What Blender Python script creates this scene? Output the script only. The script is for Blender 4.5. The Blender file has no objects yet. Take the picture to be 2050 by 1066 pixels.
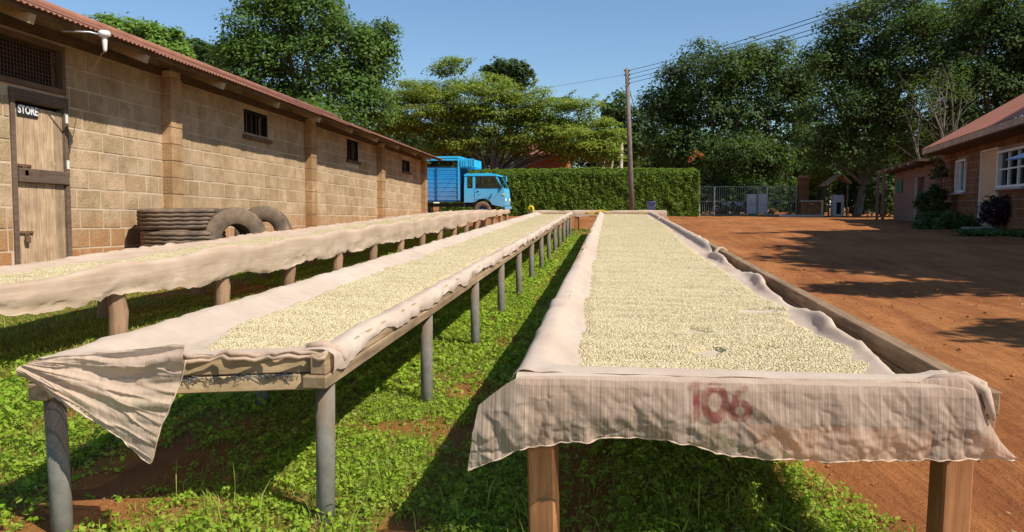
import bpy, bmesh, math, random
import numpy as np
from mathutils import Vector, Matrix

# ------------------------------------------------------------------ camera, sky, sun, exposure
scene = bpy.context.scene
col = scene.collection
F, CX, CY = 1500.0, 1025.0, 533.0          # photograph: focal length and centre in pixels
H = 1.05                                    # eye height
YAW, PITCH = math.radians(7.4), math.atan(120 / 1500)
cam = bpy.data.cameras.new('camera')
cam.sensor_width = 36.0
cam.lens = 36.0 * F / 2050.0
cam.clip_start = 0.05
cam.clip_end = 3000
cam_o = bpy.data.objects.new('camera', cam)
col.objects.link(cam_o)
cam_o.location = (0, 0, H)
cam_o.rotation_euler = (math.pi / 2 - PITCH, 0, YAW)
scene.camera = cam_o

SUN = Vector((0.80, -0.44, 1.0)).normalized()
world = bpy.data.worlds.new('World')
scene.world = world
world.use_nodes = True
wn = world.node_tree
for n in list(wn.nodes):
    wn.nodes.remove(n)
sky = wn.nodes.new('ShaderNodeTexSky')
sky.sky_type = 'NISHITA'
sky.sun_disc = False
sky.sun_elevation = math.asin(SUN.z)
sky.sun_rotation = math.atan2(SUN.x, SUN.y)
sky.altitude = 1500
sky.air_density = 1.4
sky.dust_density = 0.25
sky.ozone_density = 6.0
bg = wn.nodes.new('ShaderNodeBackground')
bg.inputs['Strength'].default_value = 0.105
wo = wn.nodes.new('ShaderNodeOutputWorld')
wn.links.new(sky.outputs[0], bg.inputs[0])
wn.links.new(bg.outputs[0], wo.inputs[0])
sl = bpy.data.lights.new('sun', 'SUN')
sl.energy = 5.0
sl.angle = math.radians(0.5)
sl.color = (1.0, 0.94, 0.84)
so = bpy.data.objects.new('sun', sl)
col.objects.link(so)
so.rotation_euler = (-SUN).to_track_quat('-Z', 'Y').to_euler()
so.location = (20, -8, 30)
scene.view_settings.view_transform = 'Standard'
scene.view_settings.look = 'None'
scene.view_settings.gamma = 1.0
scene.view_settings.exposure = 0.31
scene.view_settings.use_curve_mapping = False
scene.render.engine = 'CYCLES'
scene.cycles.max_bounces = 8
scene.cycles.transparent_max_bounces = 12

# ------------------------------------------------------------------ pixel helpers
fw = np.array([-math.sin(YAW) * math.cos(PITCH), math.cos(YAW) * math.cos(PITCH), -math.sin(PITCH)])
rt = np.array([math.cos(YAW), math.sin(YAW), 0.0])
up = np.cross(rt, fw)
C0 = np.array([0, 0, H])
S = 0.0213                                   # the yard climbs gently to the end of the tables


def ray(x, y):
    return fw + rt * (x - CX) / F + up * (CY - y) / F


def atX(x, y, X):
    r = ray(x, y)
    return C0 + r * X / r[0]


def atY(x, y, Y):
    r = ray(x, y)
    return C0 + r * Y / r[1]


def gz(y):
    y = np.asarray(y, float)
    k = 1.2
    return S * (y - k * np.logaddexp(0, (y - 18) / k))


def atG(x, y, h=0.0):
    r = ray(x, y)
    t = np.linspace(.5, 140, 60000)
    i = np.argmax(H + r[2] * t - gz(r[1] * t) - h < 0)
    return C0 + r * t[i]


# ------------------------------------------------------------------ numpy noise
def vnoise(x, y, seed=0):
    x, y = np.broadcast_arrays(np.asarray(x, float), np.asarray(y, float))
    xi, yi = np.floor(x).astype(np.int64), np.floor(y).astype(np.int64)
    xf, yf = x - xi, y - yi
    u, v = xf * xf * (3 - 2 * xf), yf * yf * (3 - 2 * yf)

    def h(a, b):
        n = (a * 374761393 + b * 668265263 + seed * 982451653) & 0x7fffffff
        n = ((n ^ (n >> 13)) * 1274126177) & 0x7fffffff
        return ((n ^ (n >> 16)) & 0xffff) / 32767.5 - 1.0
    a = h(xi, yi) * (1 - u) + h(xi + 1, yi) * u
    b = h(xi, yi + 1) * (1 - u) + h(xi + 1, yi + 1) * u
    return a * (1 - v) + b * v


def fbm(x, y, seed=0, o=3):
    s, a = 0, 1.0
    for i in range(o):
        s = s + a * vnoise(np.asarray(x) * 2 ** i, np.asarray(y) * 2 ** i, seed + i * 17)
        a *= .5
    return s


# ------------------------------------------------------------------ object helpers
def tag(o, label=None, cat=None, group=None, kind=None):
    if label: o['label'] = label
    if cat: o['category'] = cat
    if group: o['group'] = group
    if kind: o['kind'] = kind
    return o


def empty(name, loc, label=None, cat=None, group=None, rot=(0, 0, 0)):
    o = bpy.data.objects.new(name, None)
    o.empty_display_size = .2
    col.objects.link(o)
    o.location = loc
    o.rotation_euler = rot
    return tag(o, label, cat, group)


class MB:
    def __init__(self):
        self.v, self.f = [], []

    def add(self, v, f):
        b = len(self.v)
        self.v += [tuple(p) for p in v]
        self.f += [tuple(i + b for i in q) for q in f]
        return self

    def box(self, c, s, rot=None, bev=0.0):
        hx, hy, hz = s[0] / 2, s[1] / 2, s[2] / 2
        if bev > 0:
            b = min(bev, hx * .9, hy * .9, hz * .9)
            bm = bmesh.new()
            bmesh.ops.create_cube(bm, size=1)
            for w in bm.verts:
                w.co = Vector((w.co.x * s[0], w.co.y * s[1], w.co.z * s[2]))
            bmesh.ops.bevel(bm, geom=bm.edges[:], offset=b, segments=1, affect='EDGES')
            bm.verts.index_update()
            vs = [w.co.copy() for w in bm.verts]
            fs = [[w.index for w in f.verts] for f in bm.faces]
            bm.free()
        else:
            vs = [Vector((x * hx, y * hy, z * hz)) for x in (-1, 1) for y in (-1, 1) for z in (-1, 1)]
            fs = [(0, 1, 3, 2), (4, 6, 7, 5), (0, 4, 5, 1), (2, 3, 7, 6), (0, 2, 6, 4), (1, 5, 7, 3)]
        if rot is not None:
            vs = [rot @ p for p in vs]
        c = Vector(c)
        return self.add([p + c for p in vs], fs)

    def beam(self, a, b, w, h, bev=0.0, roll=0.0):
        a, b = Vector(a), Vector(b)
        d = b - a
        y = d.normalized()
        x = y.cross(Vector((0, 0, 1)))
        if x.length < 1e-4: x = Vector((1, 0, 0))
        x.normalize()
        z = x.cross(y)
        m = Matrix((x, y, z)).transposed()
        if roll: m = m @ Matrix.Rotation(roll, 3, 'Y')
        return self.box((a + b) / 2, (w, d.length, h), m, bev)

    def tube(self, pts, rad, n=8, cap=True):
        pts = [Vector(p) for p in pts]
        if not hasattr(rad, '__len__'): rad = [rad] * len(pts)
        rings = []
        ref = None
        for i, p in enumerate(pts):
            d = (pts[min(i + 1, len(pts) - 1)] - pts[max(i - 1, 0)]).normalized()
            if ref is None:
                ref = d.orthogonal().normalized()
            else:
                ref = (ref - d * ref.dot(d)).normalized()
            s = d.cross(ref)
            rings.append([p + (ref * math.cos(2 * math.pi * k / n) + s * math.sin(2 * math.pi * k / n)) * rad[i] for k in range(n)])
        v = [q for r in rings for q in r]
        f = []
        for i in range(len(pts) - 1):
            for k in range(n):
                a, b = i * n + k, i * n + (k + 1) % n
                f.append((a, b, b + n, a + n))
        if cap:
            f.append(tuple(range(n))[::-1])
            f.append(tuple(range((len(pts) - 1) * n, len(pts) * n)))
        return self.add(v, f)

    def lathe(self, prof, c, axis=(0, 0, 1), n=32, closed=False):
        ax = Vector(axis).normalized()
        r0 = ax.orthogonal().normalized()
        r1 = ax.cross(r0)
        c = Vector(c)
        v, f = [], []
        m = len(prof)
        for k in range(n):
            a = 2 * math.pi * k / n
            d = r0 * math.cos(a) + r1 * math.sin(a)
            for (r, h) in prof:
                v.append(c + d * r + ax * h)
        for k in range(n):
            k2 = (k + 1) % n
            for i in range(m if closed else m - 1):
                j = (i + 1) % m
                f.append((k * m + i, k2 * m + i, k2 * m + j, k * m + j))
        return self.add(v, f)

    def prism(self, poly, o, u, w, nrm, th):
        """polygon (list of (a,b)) in the plane o+u*a+w*b, extruded along nrm by th"""
        o, u, w, nrm = Vector(o), Vector(u), Vector(w), Vector(nrm)
        n = len(poly)
        v = [o + u * a + w * b for a, b in poly] + [o + u * a + w * b + nrm * th for a, b in poly]
        f = [tuple(range(n))[::-1], tuple(range(n, 2 * n))]
        for i in range(n):
            j = (i + 1) % n
            f.append((i, j, j + n, i + n))
        return self.add(v, f)

    def build(self, name, mat, parent=None, smooth=False, origin=None, local=False):
        me = bpy.data.meshes.new(name)
        off = Vector((0, 0, 0))
        if parent is not None and not local:
            off = Vector(parent_loc(parent))
        org = Vector(origin) if origin is not None else off
        me.from_pydata([(p[0] - org[0], p[1] - org[1], p[2] - org[2]) for p in self.v], [], self.f)
        me.update()
        bm = bmesh.new()
        bm.from_mesh(me)
        bmesh.ops.recalc_face_normals(bm, faces=bm.faces)
        bm.to_mesh(me)
        bm.free()
        if smooth:
            me.polygons.foreach_set('use_smooth', [True] * len(me.polygons))
        me.materials.append(mat)
        o = bpy.data.objects.new(name, me)
        col.objects.link(o)
        if parent is not None:
            o.parent = parent
        o.location = org - off
        return o


def parent_loc(p):
    l = Vector((0, 0, 0))
    while p is not None:
        l = l + Vector(p.location)
        p = p.parent
    return l


def fast_mesh(name, verts, faces, mat, parent=None, smooth=False, attrs=None, uv=None):
    """numpy verts (n,3), faces (m,k) of constant k"""
    verts = np.asarray(verts, np.float64)
    if parent is not None:
        verts = verts - np.array(parent_loc(parent))
    me = bpy.data.meshes.new(name)
    n, m, k = len(verts), len(faces), faces.shape[1]
    me.vertices.add(n)
    me.vertices.foreach_set('co', verts.astype(np.float32).ravel())
    me.loops.add(m * k)
    me.loops.foreach_set('vertex_index', faces.astype(np.int32).ravel())
    me.polygons.add(m)
    me.polygons.foreach_set('loop_start', np.arange(0, m * k, k, dtype=np.int32))
    me.polygons.foreach_set('loop_total', np.full(m, k, np.int32))
    if smooth:
        me.polygons.foreach_set('use_smooth', np.ones(m, bool))
    me.update(calc_edges=True)
    for an, arr in (attrs or {}).items():
        a = me.attributes.new(an, 'FLOAT', 'POINT')
        a.data.foreach_set('value', np.asarray(arr, np.float32).ravel())
    me.materials.append(mat)
    o = bpy.data.objects.new(name, me)
    col.objects.link(o)
    if parent is not None:
        o.parent = parent
    return o


def grid_faces(nu, nv):
    """vertex index = i*nv + j"""
    i, j = np.meshgrid(np.arange(nu - 1), np.arange(nv - 1), indexing='ij')
    a = (i * nv + j).ravel()
    return np.stack([a, a + nv, a + nv + 1, a + 1], 1)


def copy_tree(o, parent=None, loc=None):
    c = o.copy()
    col.objects.link(c)
    c.parent = parent
    if loc is not None: c.location = loc
    for ch in list(o.children):
        copy_tree(ch, c)
    return c


# ------------------------------------------------------------------ materials
class NT:
    def __init__(self, name):
        self.m = bpy.data.materials.new(name)
        self.m.use_nodes = True
        self.t = self.m.node_tree
        for n in list(self.t.nodes): self.t.nodes.remove(n)
        self.out = self.n('ShaderNodeOutputMaterial')

    def n(self, t, **kw):
        nd = self.t.nodes.new(t)
        for k, v in kw.items(): setattr(nd, k, v)
        return nd

    def l(self, a, b): self.t.links.new(a, b)

    def s(self, nd, **kw):
        for k, v in kw.items(): nd.inputs[k].default_value = v
        return nd

    def coord(self, scale=(1, 1, 1), kind='Object', rot=(0, 0, 0)):
        tc = self.n('ShaderNodeTexCoord')
        mp = self.n('ShaderNodeMapping')
        mp.inputs['Scale'].default_value = scale
        mp.inputs['Rotation'].default_value = rot
        self.l(tc.outputs[kind], mp.inputs['Vector'])
        return mp.outputs[0]

    def noise(self, vec, scale=5, detail=6, rough=.6, dist=0.0):
        n = self.n('ShaderNodeTexNoise')
        n.inputs['Scale'].default_value = scale
        n.inputs['Detail'].default_value = detail
        n.inputs['Roughness'].default_value = rough
        n.inputs['Distortion'].default_value = dist
        self.l(vec, n.inputs['Vector'])
        return n.outputs['Fac']

    def ramp(self, fac, stops):
        r = self.n('ShaderNodeValToRGB')
        e = r.color_ramp.elements
        while len(e) < len(stops): e.new(.5)
        for i, (p, c) in enumerate(stops):
            e[i].position = p
            e[i].color = (c[0], c[1], c[2], 1) if hasattr(c, '__len__') else (c, c, c, 1)
        self.l(fac, r.inputs[0])
        return r.outputs[0]

    def mix(self, fac, a, b, mode='MIX'):
        m = self.n('ShaderNodeMix', data_type='RGBA', blend_type=mode)
        for sock, v in ((m.inputs[0], fac), (m.inputs[6], a), (m.inputs[7], b)):
            if hasattr(v, 'is_output'): self.l(v, sock)
            elif hasattr(v, '__len__'): sock.default_value = (v[0], v[1], v[2], 1)
            else: sock.default_value = v
        return m.outputs[2]

    def math(self, op, a, b=0.0, clamp=False):
        m = self.n('ShaderNodeMath', operation=op, use_clamp=clamp)
        for i, v in enumerate((a, b)):
            if hasattr(v, 'is_output'): self.l(v, m.inputs[i])
            else: m.inputs[i].default_value = v
        return m.outputs[0]

    def bump(self, h, strength=.3, dist=.01, nrm=None):
        b = self.n('ShaderNodeBump')
        b.inputs['Strength'].default_value = strength
        b.inputs['Distance'].default_value = dist
        self.l(h, b.inputs['Height'])
        if nrm: self.l(nrm, b.inputs['Normal'])
        return b.outputs[0]

    def bsdf(self, colr, rough=.8, nrm=None, metal=0.0, spec=.3):
        p = self.n('ShaderNodeBsdfPrincipled')
        if hasattr(colr, 'is_output'): self.l(colr, p.inputs['Base Color'])
        else: p.inputs['Base Color'].default_value = (*colr, 1)
        if hasattr(rough, 'is_output'): self.l(rough, p.inputs['Roughness'])
        else: p.inputs['Roughness'].default_value = rough
        p.inputs['Metallic'].default_value = metal
        p.inputs['Specular IOR Level'].default_value = spec
        if nrm: self.l(nrm, p.inputs['Normal'])
        return p

    def done(self, sh):
        self.l(sh.outputs[0] if hasattr(sh, 'outputs') else sh, self.out.inputs[0])
        return self.m


def simple(name, c1, c2, scale=6, rough=.8, bump=.2, bscale=30, stretch=(1, 1, 1), metal=0, spec=.25, rnd=0.0, dist=.006):
    t = NT(name)
    v = t.coord(stretch)
    n1 = t.noise(v, scale, 6, .62)
    c = t.ramp(n1, [(.3, c1), (.7, c2)])
    if rnd:
        oi = t.n('ShaderNodeObjectInfo')
        k = t.math('MULTIPLY_ADD', oi.outputs['Random'], rnd)
        k.node.inputs[2].default_value = 1 - rnd / 2
        hs = t.n('ShaderNodeHueSaturation')
        t.l(c, hs.inputs['Color'])
        t.l(k, hs.inputs['Value'])
        c = hs.outputs[0]
    b = t.bump(t.noise(v, bscale, 4), bump, dist)
    return t.done(t.bsdf(c, rough, b, metal, spec))


def leaf_mat(name, cols, rough=.5, transl=.35, var=.5):
    t = NT(name)
    g = t.n('ShaderNodeNewGeometry')
    c = t.ramp(g.outputs['Random Per Island'], [(i / max(1, len(cols) - 1), cc) for i, cc in enumerate(cols)])
    v = t.coord()
    n = t.noise(v, .45, 3)
    hs = t.n('ShaderNodeHueSaturation')
    k = t.math('MULTIPLY_ADD', n, var)
    k.node.inputs[2].default_value = 1 - var / 2
    t.l(c, hs.inputs['Color'])
    t.l(k, hs.inputs['Value'])
    p = t.bsdf(hs.outputs[0], rough + .12, spec=.16)
    tr = t.n('ShaderNodeBsdfTranslucent')
    hb = t.mix(.6, hs.outputs[0], (.35, .5, .05), 'MIX')
    t.l(hb, tr.inputs[0])
    mx = t.n('ShaderNodeMixShader')
    mx.inputs[0].default_value = transl
    t.l(p.outputs[0], mx.inputs[1])
    t.l(tr.outputs[0], mx.inputs[2])
    return t.done(mx)


def wood_mat(name, c1, c2, axis=1, rough=.85, rnd=.25, wear=None):
    sc = [14, 14, 14]
    sc[axis] = .9
    t = NT(name)
    v = t.coord(tuple(sc))
    n1 = t.noise(v, 3.2, 8, .65, .6)
    n2 = t.noise(t.coord((3, 3, 3)), 1.5, 4)
    c = t.ramp(n1, [(.28, c1), (.68, c2)])
    c = t.mix(t.ramp(n2, [(.4, 0.0), (.75, .6)]), c, wear or tuple(x * .55 for x in c1))
    oi = t.n('ShaderNodeObjectInfo')
    k = t.math('MULTIPLY_ADD', oi.outputs['Random'], rnd)
    k.node.inputs[2].default_value = 1 - rnd / 2
    hs = t.n('ShaderNodeHueSaturation')
    t.l(c, hs.inputs['Color'])
    t.l(k, hs.inputs['Value'])
    return t.done(t.bsdf(hs.outputs[0], rough, t.bump(n1, .5, .004), spec=.15))


def cloth_mat(name, alpha=.12, paint=False, tmix=.35, tscale=260, c1=(.67, .515, .39), c2=(.83, .69, .555), axis=0):
    t = NT(name)
    v = t.coord()
    n1 = t.noise(v, 2.2, 5, .6)
    n2 = t.noise(v, 14, 5, .6, .8)
    c = t.ramp(n1, [(.3, c1), (.7, c2)])
    c = t.mix(t.ramp(n2, [(.52, 0.0), (.8, .30)]), c, (.52, .38, .26))
    sc = [1.2, 1.2, 1.2]
    sc[axis] = tscale
    th = t.noise(t.coord(tuple(sc)), 1.0, 3, .7)
    c = t.mix(tmix, c, t.ramp(th, [(.35, (.56, .42, .31)), (.65, (.86, .74, .64))]))
    if paint:
        at = t.n('ShaderNodeAttribute', attribute_name='paint')
        pf = t.math('MULTIPLY', at.outputs['Fac'], t.ramp(th, [(.35, .6), (.5, .9)]))
        c = t.mix(pf, c, (.30, .035, .045))
    n5 = t.noise(v, 55, 5, .7, .5)
    h = t.math('ADD', t.math('MULTIPLY', th, .35), t.math('ADD', t.math('MULTIPLY', n2, .45), t.math('MULTIPLY', n5, .5)))
    nb = t.bump(h, .5, .005)
    p = t.bsdf(c, .95, nb, spec=.05)
    tr = t.n('ShaderNodeBsdfTranslucent')
    t.l(c, tr.inputs[0])
    t.l(nb, tr.inputs['Normal'])
    m1 = t.n('ShaderNodeMixShader')
    m1.inputs[0].default_value = .3
    t.l(p.outputs[0], m1.inputs[1])
    t.l(tr.outputs[0], m1.inputs[2])
    tp = t.n('ShaderNodeBsdfTransparent')
    m2 = t.n('ShaderNodeMixShader')
    t.l(t.ramp(th, [(.3, alpha * 1.8), (.7, alpha * .4)]), m2.inputs[0])
    t.l(m1.outputs[0], m2.inputs[1])
    t.l(tp.outputs[0], m2.inputs[2])
    return t.done(m2)


def block_mat(name, tint=(1, 1, 1), dirt=1.0):
    t = NT(name)
    g = t.n('ShaderNodeNewGeometry')
    oi = t.n('ShaderNodeObjectInfo')
    r = t.math('FRACT', t.math('ADD', g.outputs['Random Per Island'], oi.outputs['Random']))
    wpos = g.outputs['Position']
    n1 = t.noise(wpos, 5.5, 7, .65)
    n2 = t.noise(wpos, 45, 4, .6)
    base = t.ramp(r, [(0, (.40 * tint[0], .27 * tint[1], .155 * tint[2])), (.35, (.57 * tint[0], .41 * tint[1], .265 * tint[2])), (.7, (.50 * tint[0], .345 * tint[1], .205 * tint[2])), (1, (.49 * tint[0], .37 * tint[1], .24 * tint[2]))])
    c = t.mix(t.ramp(n1, [(.43, 0.0), (.70, .85)]), base, (.33 * tint[0], .235 * tint[1], .115 * tint[2]))
    c = t.mix(t.ramp(n2, [(.6, 0.0), (.8, .35)]), c, (.18, .12, .06))
    n3 = t.noise(wpos, 1.1, 6, .7)
    c = t.mix(t.ramp(n3, [(.42, 0.0), (.66, .7)]), c, (.25 * tint[0], .17 * tint[1], .085 * tint[2]))
    st = t.n('ShaderNodeMapping')
    st.inputs['Scale'].default_value = (1, 7, .5)
    t.l(wpos, st.inputs['Vector'])
    n4 = t.noise(st.outputs[0], 1.6, 6, .7)
    c = t.mix(t.ramp(n4, [(.55, 0.0), (.75, .45)]), c, (.20 * tint[0], .13 * tint[1], .07 * tint[2]))
    # red soil splashed up the foot of the wall
    sx = t.n('ShaderNodeSeparateXYZ')
    t.l(wpos, sx.inputs[0])
    mr = t.n('ShaderNodeMapRange')
    mr.inputs[1].default_value, mr.inputs[2].default_value = 1.0, .35
    t.l(t.math('ADD', sx.outputs[2], t.math('MULTIPLY', n1, -.55)), mr.inputs[0])
    mr.inputs[1].default_value, mr.inputs[2].default_value = .78, .12
    c = t.mix(t.math('MULTIPLY', mr.outputs[0], .8 * dirt), c, (.40, .17, .06))
    b = t.bump(t.math('ADD', n2, t.math('MULTIPLY', n1, 1.2)), .8, .014)
    return t.done(t.bsdf(c, .94, b, spec=.06))


M = {}
M['block'] = block_mat('shed_block')
M['mortar'] = simple('mortar', (.42, .31, .20), (.62, .48, .33), 3, .95, .4, 60)
M['plaster_block'] = block_mat('pilaster_block', (.95, .84, .74))
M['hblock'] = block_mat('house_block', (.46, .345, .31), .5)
M['hmortar'] = simple('house_mortar', (.26, .18, .13), (.33, .24, .18), 8, .95, .4, 60)
M['tin'] = simple('rusty_tin', (.20, .08, .045), (.34, .155, .095), 2.2, .62, .15, 40, (1, 1, 1), 0, .35, .18)
M['tin_house'] = simple('red_tin', (.40, .145, .085), (.50, .205, .125), 1.5, .6, .1, 40, (1, 1, 1), 0, .3, .06)
M['fascia'] = wood_mat('fascia_wood', (.36, .25, .16), (.55, .42, .30), 1)
M['timber_dark'] = wood_mat('dark_timber', (.10, .065, .04), (.2, .13, .08), 1)
M['tail'] = wood_mat('rafter_wood', (.34, .24, .14), (.50, .38, .24), 0)
M['door'] = wood_mat('door_plank_wood', (.26, .165, .09), (.62, .45, .28), 2, wear=(.16, .10, .06), rnd=.4)
M['door_bar'] = wood_mat('door_bar_wood', (.10, .065, .045), (.2, .14, .10), 1)
M['steel'] = simple('dull_steel', (.42, .42, .42), (.62, .62, .6), 20, .45, .2, 60, metal=.6)
M['rust'] = simple('rusty_iron', (.11, .06, .04), (.22, .12, .07), 20, .8, .3, 60, metal=.2)
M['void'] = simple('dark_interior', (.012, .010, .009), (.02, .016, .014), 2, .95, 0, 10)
M['white'] = simple('white_paint', (.66, .65, .62), (.78, .77, .74), 8, .6, .1, 50)
M['black'] = simple('black_paint', (.02, .02, .022), (.035, .035, .035), 10, .5, .1, 40)
M['rail'] = wood_mat('rail_wood', (.22, .145, .08), (.46, .325, .19), 1, rnd=.3)
M['rail_grey'] = wood_mat('weathered_rail_wood', (.20, .12, .065), (.43, .285, .165), 1, rnd=.3)
M['cross'] = wood_mat('front_board_wood', (.27, .18, .095), (.50, .36, .205), 0, rnd=.2)
M['leg_wood'] = wood_mat('leg_wood', (.26, .105, .04), (.46, .215, .09), 2, rnd=.25)
M['post_wood'] = wood_mat('post_wood', (.20, .11, .065), (.40, .25, .155), 2, rnd=.3)
M['wire'] = simple('galvanised_wire', (.16, .16, .16), (.28, .28, .28), 30, .5, 0, 40, metal=.5)
M['rubber'] = simple('dusty_rubber', (.06, .045, .035), (.27, .185, .12), 3.5, .9, .3, 60)
M['soil_shed'] = simple('soil', (.28, .10, .04), (.4, .15, .055), 3, .95, .4, 30)
M['bucket'] = simple('blue_plastic', (.10, .12, .36), (.13, .16, .45), 6, .4, .02, 30)
M['yellow'] = simple('yellow_plastic', (.72, .52, .02), (.8, .6, .04), 6, .45, .05, 30)
M['cream'] = simple('cream_door_paint', (.52, .36, .20), (.6, .43, .25), 2, .6, .1, 30)
M['curtain'] = simple('white_curtain', (.5, .48, .5), (.75, .73, .74), 3, .9, .2, 8, (1, 30, 1))
M['concrete'] = simple('pale_concrete', (.36, .34, .31), (.5, .47, .43), 6, .9, .4, 40)
M['green_metal'] = simple('green_grey_metal', (.15, .19, .17), (.25, .29, .26), 12, .5, .1, 40, metal=.2)
M['panel'] = simple('pale_grey_sheet', (.33, .35, .37), (.45, .47, .48), 2, .6, .1, 20)
M['pole'] = wood_mat('pole_wood', (.11, .09, .075), (.24, .20, .165), 2)
M['cable'] = simple('black_cable', (.03, .03, .035), (.05, .05, .055), 10, .6, 0, 10)
M['bark'] = simple('bark', (.09, .07, .055), (.2, .165, .13), 6, .95, .8, 22, (1, 1, .25), dist=.03)
M['bark_pale'] = simple('pale_bark', (.34, .28, .22), (.52, .45, .37), 5, .9, .5, 22, (1, 1, .3), dist=.03)
M['brickred'] = simple('red_brick_wall', (.34, .10, .055), (.48, .17, .09), 4, .9, .4, 40)
M['greenboard'] = simple('green_board', (.03, .14, .09), (.05, .19, .12), 4, .6, .1, 20)
M['canopy_blue'] = simple('blue_sheet', (.25, .34, .5), (.36, .46, .62), 4, .35, .05, 20, spec=.5)


def truck_paint(name='sky_blue_truck_paint', k=1.0):
    t = NT(name)
    v = t.coord()
    c = t.ramp(t.noise(v, 1.6, 6, .65), [(.3, (.02 * k, .42 * k, .74 * (k + 1) / 2)), (.7, (.045 * k, .54 * k, .86 * (k + 1) / 2))])
    n = t.noise(v, 9, 6, .7)
    c = t.mix(t.ramp(n, [(.6, 0.0), (.8, .5)]), c, (.10, .30, .42))
    sx = t.n('ShaderNodeSeparateXYZ')
    t.l(v, sx.inputs[0])
    lo = t.n('ShaderNodeMapRange')
    lo.inputs[1].default_value, lo.inputs[2].default_value = 1.9, .6
    t.l(t.math('ADD', sx.outputs[2], t.math('MULTIPLY', n, -.5)), lo.inputs[0])
    c = t.mix(t.math('MULTIPLY', lo.outputs[0], .38), c, (.33, .24, .17))
    c = t.mix(t.ramp(t.noise(v, 3.2, 7, .75), [(.60, 0.0), (.66, .55)]), c, (.16, .12, .10))
    return t.done(t.bsdf(c, t.ramp(n, [(.3, .35), (.8, .7)]), spec=.35))


M['truck'] = truck_paint()
M['truck_body'] = truck_paint('deeper_blue_slat_paint', .62)
M['truck_dark'] = simple('dark_blue_paint', (.012, .07, .16), (.02, .10, .22), 3, .5, .05, 30)


def glass():
    t = NT('window_glass')
    g = t.n('ShaderNodeBsdfGlossy')
    g.inputs['Roughness'].default_value = .03
    g.inputs[0].default_value = (.9, .95, 1, 1)
    tp = t.n('ShaderNodeBsdfTransparent')
    tp.inputs[0].default_value = (.72, .8, .78, 1)
    m = t.n('ShaderNodeMixShader')
    m.inputs[0].default_value = .14
    t.l(tp.outputs[0], m.inputs[1])
    t.l(g.outputs[0], m.inputs[2])
    return t.done(m)


M['glass'] = glass()


def ground_mat():
    t = NT('red_earth')
    g = t.n('ShaderNodeNewGeometry')
    p = g.outputs['Position']
    n1 = t.noise(p, .55, 8, .62)
    n2 = t.noise(p, 6, 8, .7)
    n3 = t.noise(p, 70, 5, .7)
    c = t.ramp(n1, [(.3, (.23, .082, .026)), (.5, (.36, .14, .045)), (.72, (.45, .195, .066))])
    c = t.mix(t.ramp(n2, [(.42, 0.0), (.7, .55)]), c, (.20, .07, .028))
    c = t.mix(t.ramp(n3, [(.62, 0.0), (.78, .5)]), c, (.44, .21, .10))
    rm = t.n('ShaderNodeMapping')
    rm.inputs['Scale'].default_value = (1.6, .16, 1)
    rm.inputs['Rotation'].default_value = (0, 0, .35)
    t.l(p, rm.inputs['Vector'])
    rut = t.noise(rm.outputs[0], 2.2, 6, .65, .4)
    c = t.mix(t.ramp(rut, [(.38, .55), (.52, 0.0)]), c, (.19, .062, .024))
    c = t.mix(t.ramp(rut, [(.55, 0.0), (.72, .45)]), c, (.46, .215, .095))
    at = t.n('ShaderNodeAttribute', attribute_name='grass')
    gsoil = t.ramp(n2, [(.3, (.10, .13, .022)), (.5, (.13, .14, .03)), (.7, (.22, .12, .045))])
    gm = t.math('MULTIPLY', at.outputs['Fac'], t.ramp(n2, [(.3, 1.0), (.75, .45)]))
    c = t.mix(gm, c, gsoil)
    h = t.math('ADD', t.math('MULTIPLY', n2, 1.0), t.math('MULTIPLY', n3, .35))
    h = t.math('ADD', h, t.math('MULTIPLY', rut, 2.2))
    return t.done(t.bsdf(c, .95, t.bump(h, .9, .03), spec=.08))


M['ground'] = ground_mat()


def bean_mat(name, bed):
    t = NT(name)
    oi = t.n('ShaderNodeObjectInfo')
    v = t.coord()
    if bed:
        vo = t.n('ShaderNodeTexVoronoi')
        vo.inputs['Scale'].default_value = 120
        t.l(v, vo.inputs['Vector'])
        sep = t.n('ShaderNodeSeparateColor')
        t.l(vo.outputs['Color'], sep.inputs[0])
        c = t.ramp(sep.outputs[0], [(0, (.40, .315, .165)), (.6, (.52, .43, .255)), (1, (.595, .51, .325))])
        c = t.mix(t.ramp(vo.outputs['Distance'], [(.35, 0.0), (.62, .6)]), c, (.34, .27, .13))  # shade in the crevices between beans, put into the colour
        d = t.math('SUBTRACT', 1.0, vo.outputs['Distance'])
        nb = t.bump(d, 1.0, .006)
    else:
        c = t.ramp(oi.outputs['Random'], [(0, (.36, .28, .135)), (.25, (.51, .415, .24)), (.8, (.595, .505, .315)), (1, (.67, .595, .42))])
        nb = None
    n = t.noise(v, 3.0, 4)
    c = t.mix(t.ramp(n, [(.35, 0.0), (.75, .22)]), c, (.58, .50, .26))
    return t.done(t.bsdf(c, .75, nb, spec=.15))


M['bean'] = bean_mat('parchment_bean', False)
M['bean_bed'] = bean_mat('parchment_bean_layer', True)

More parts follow.
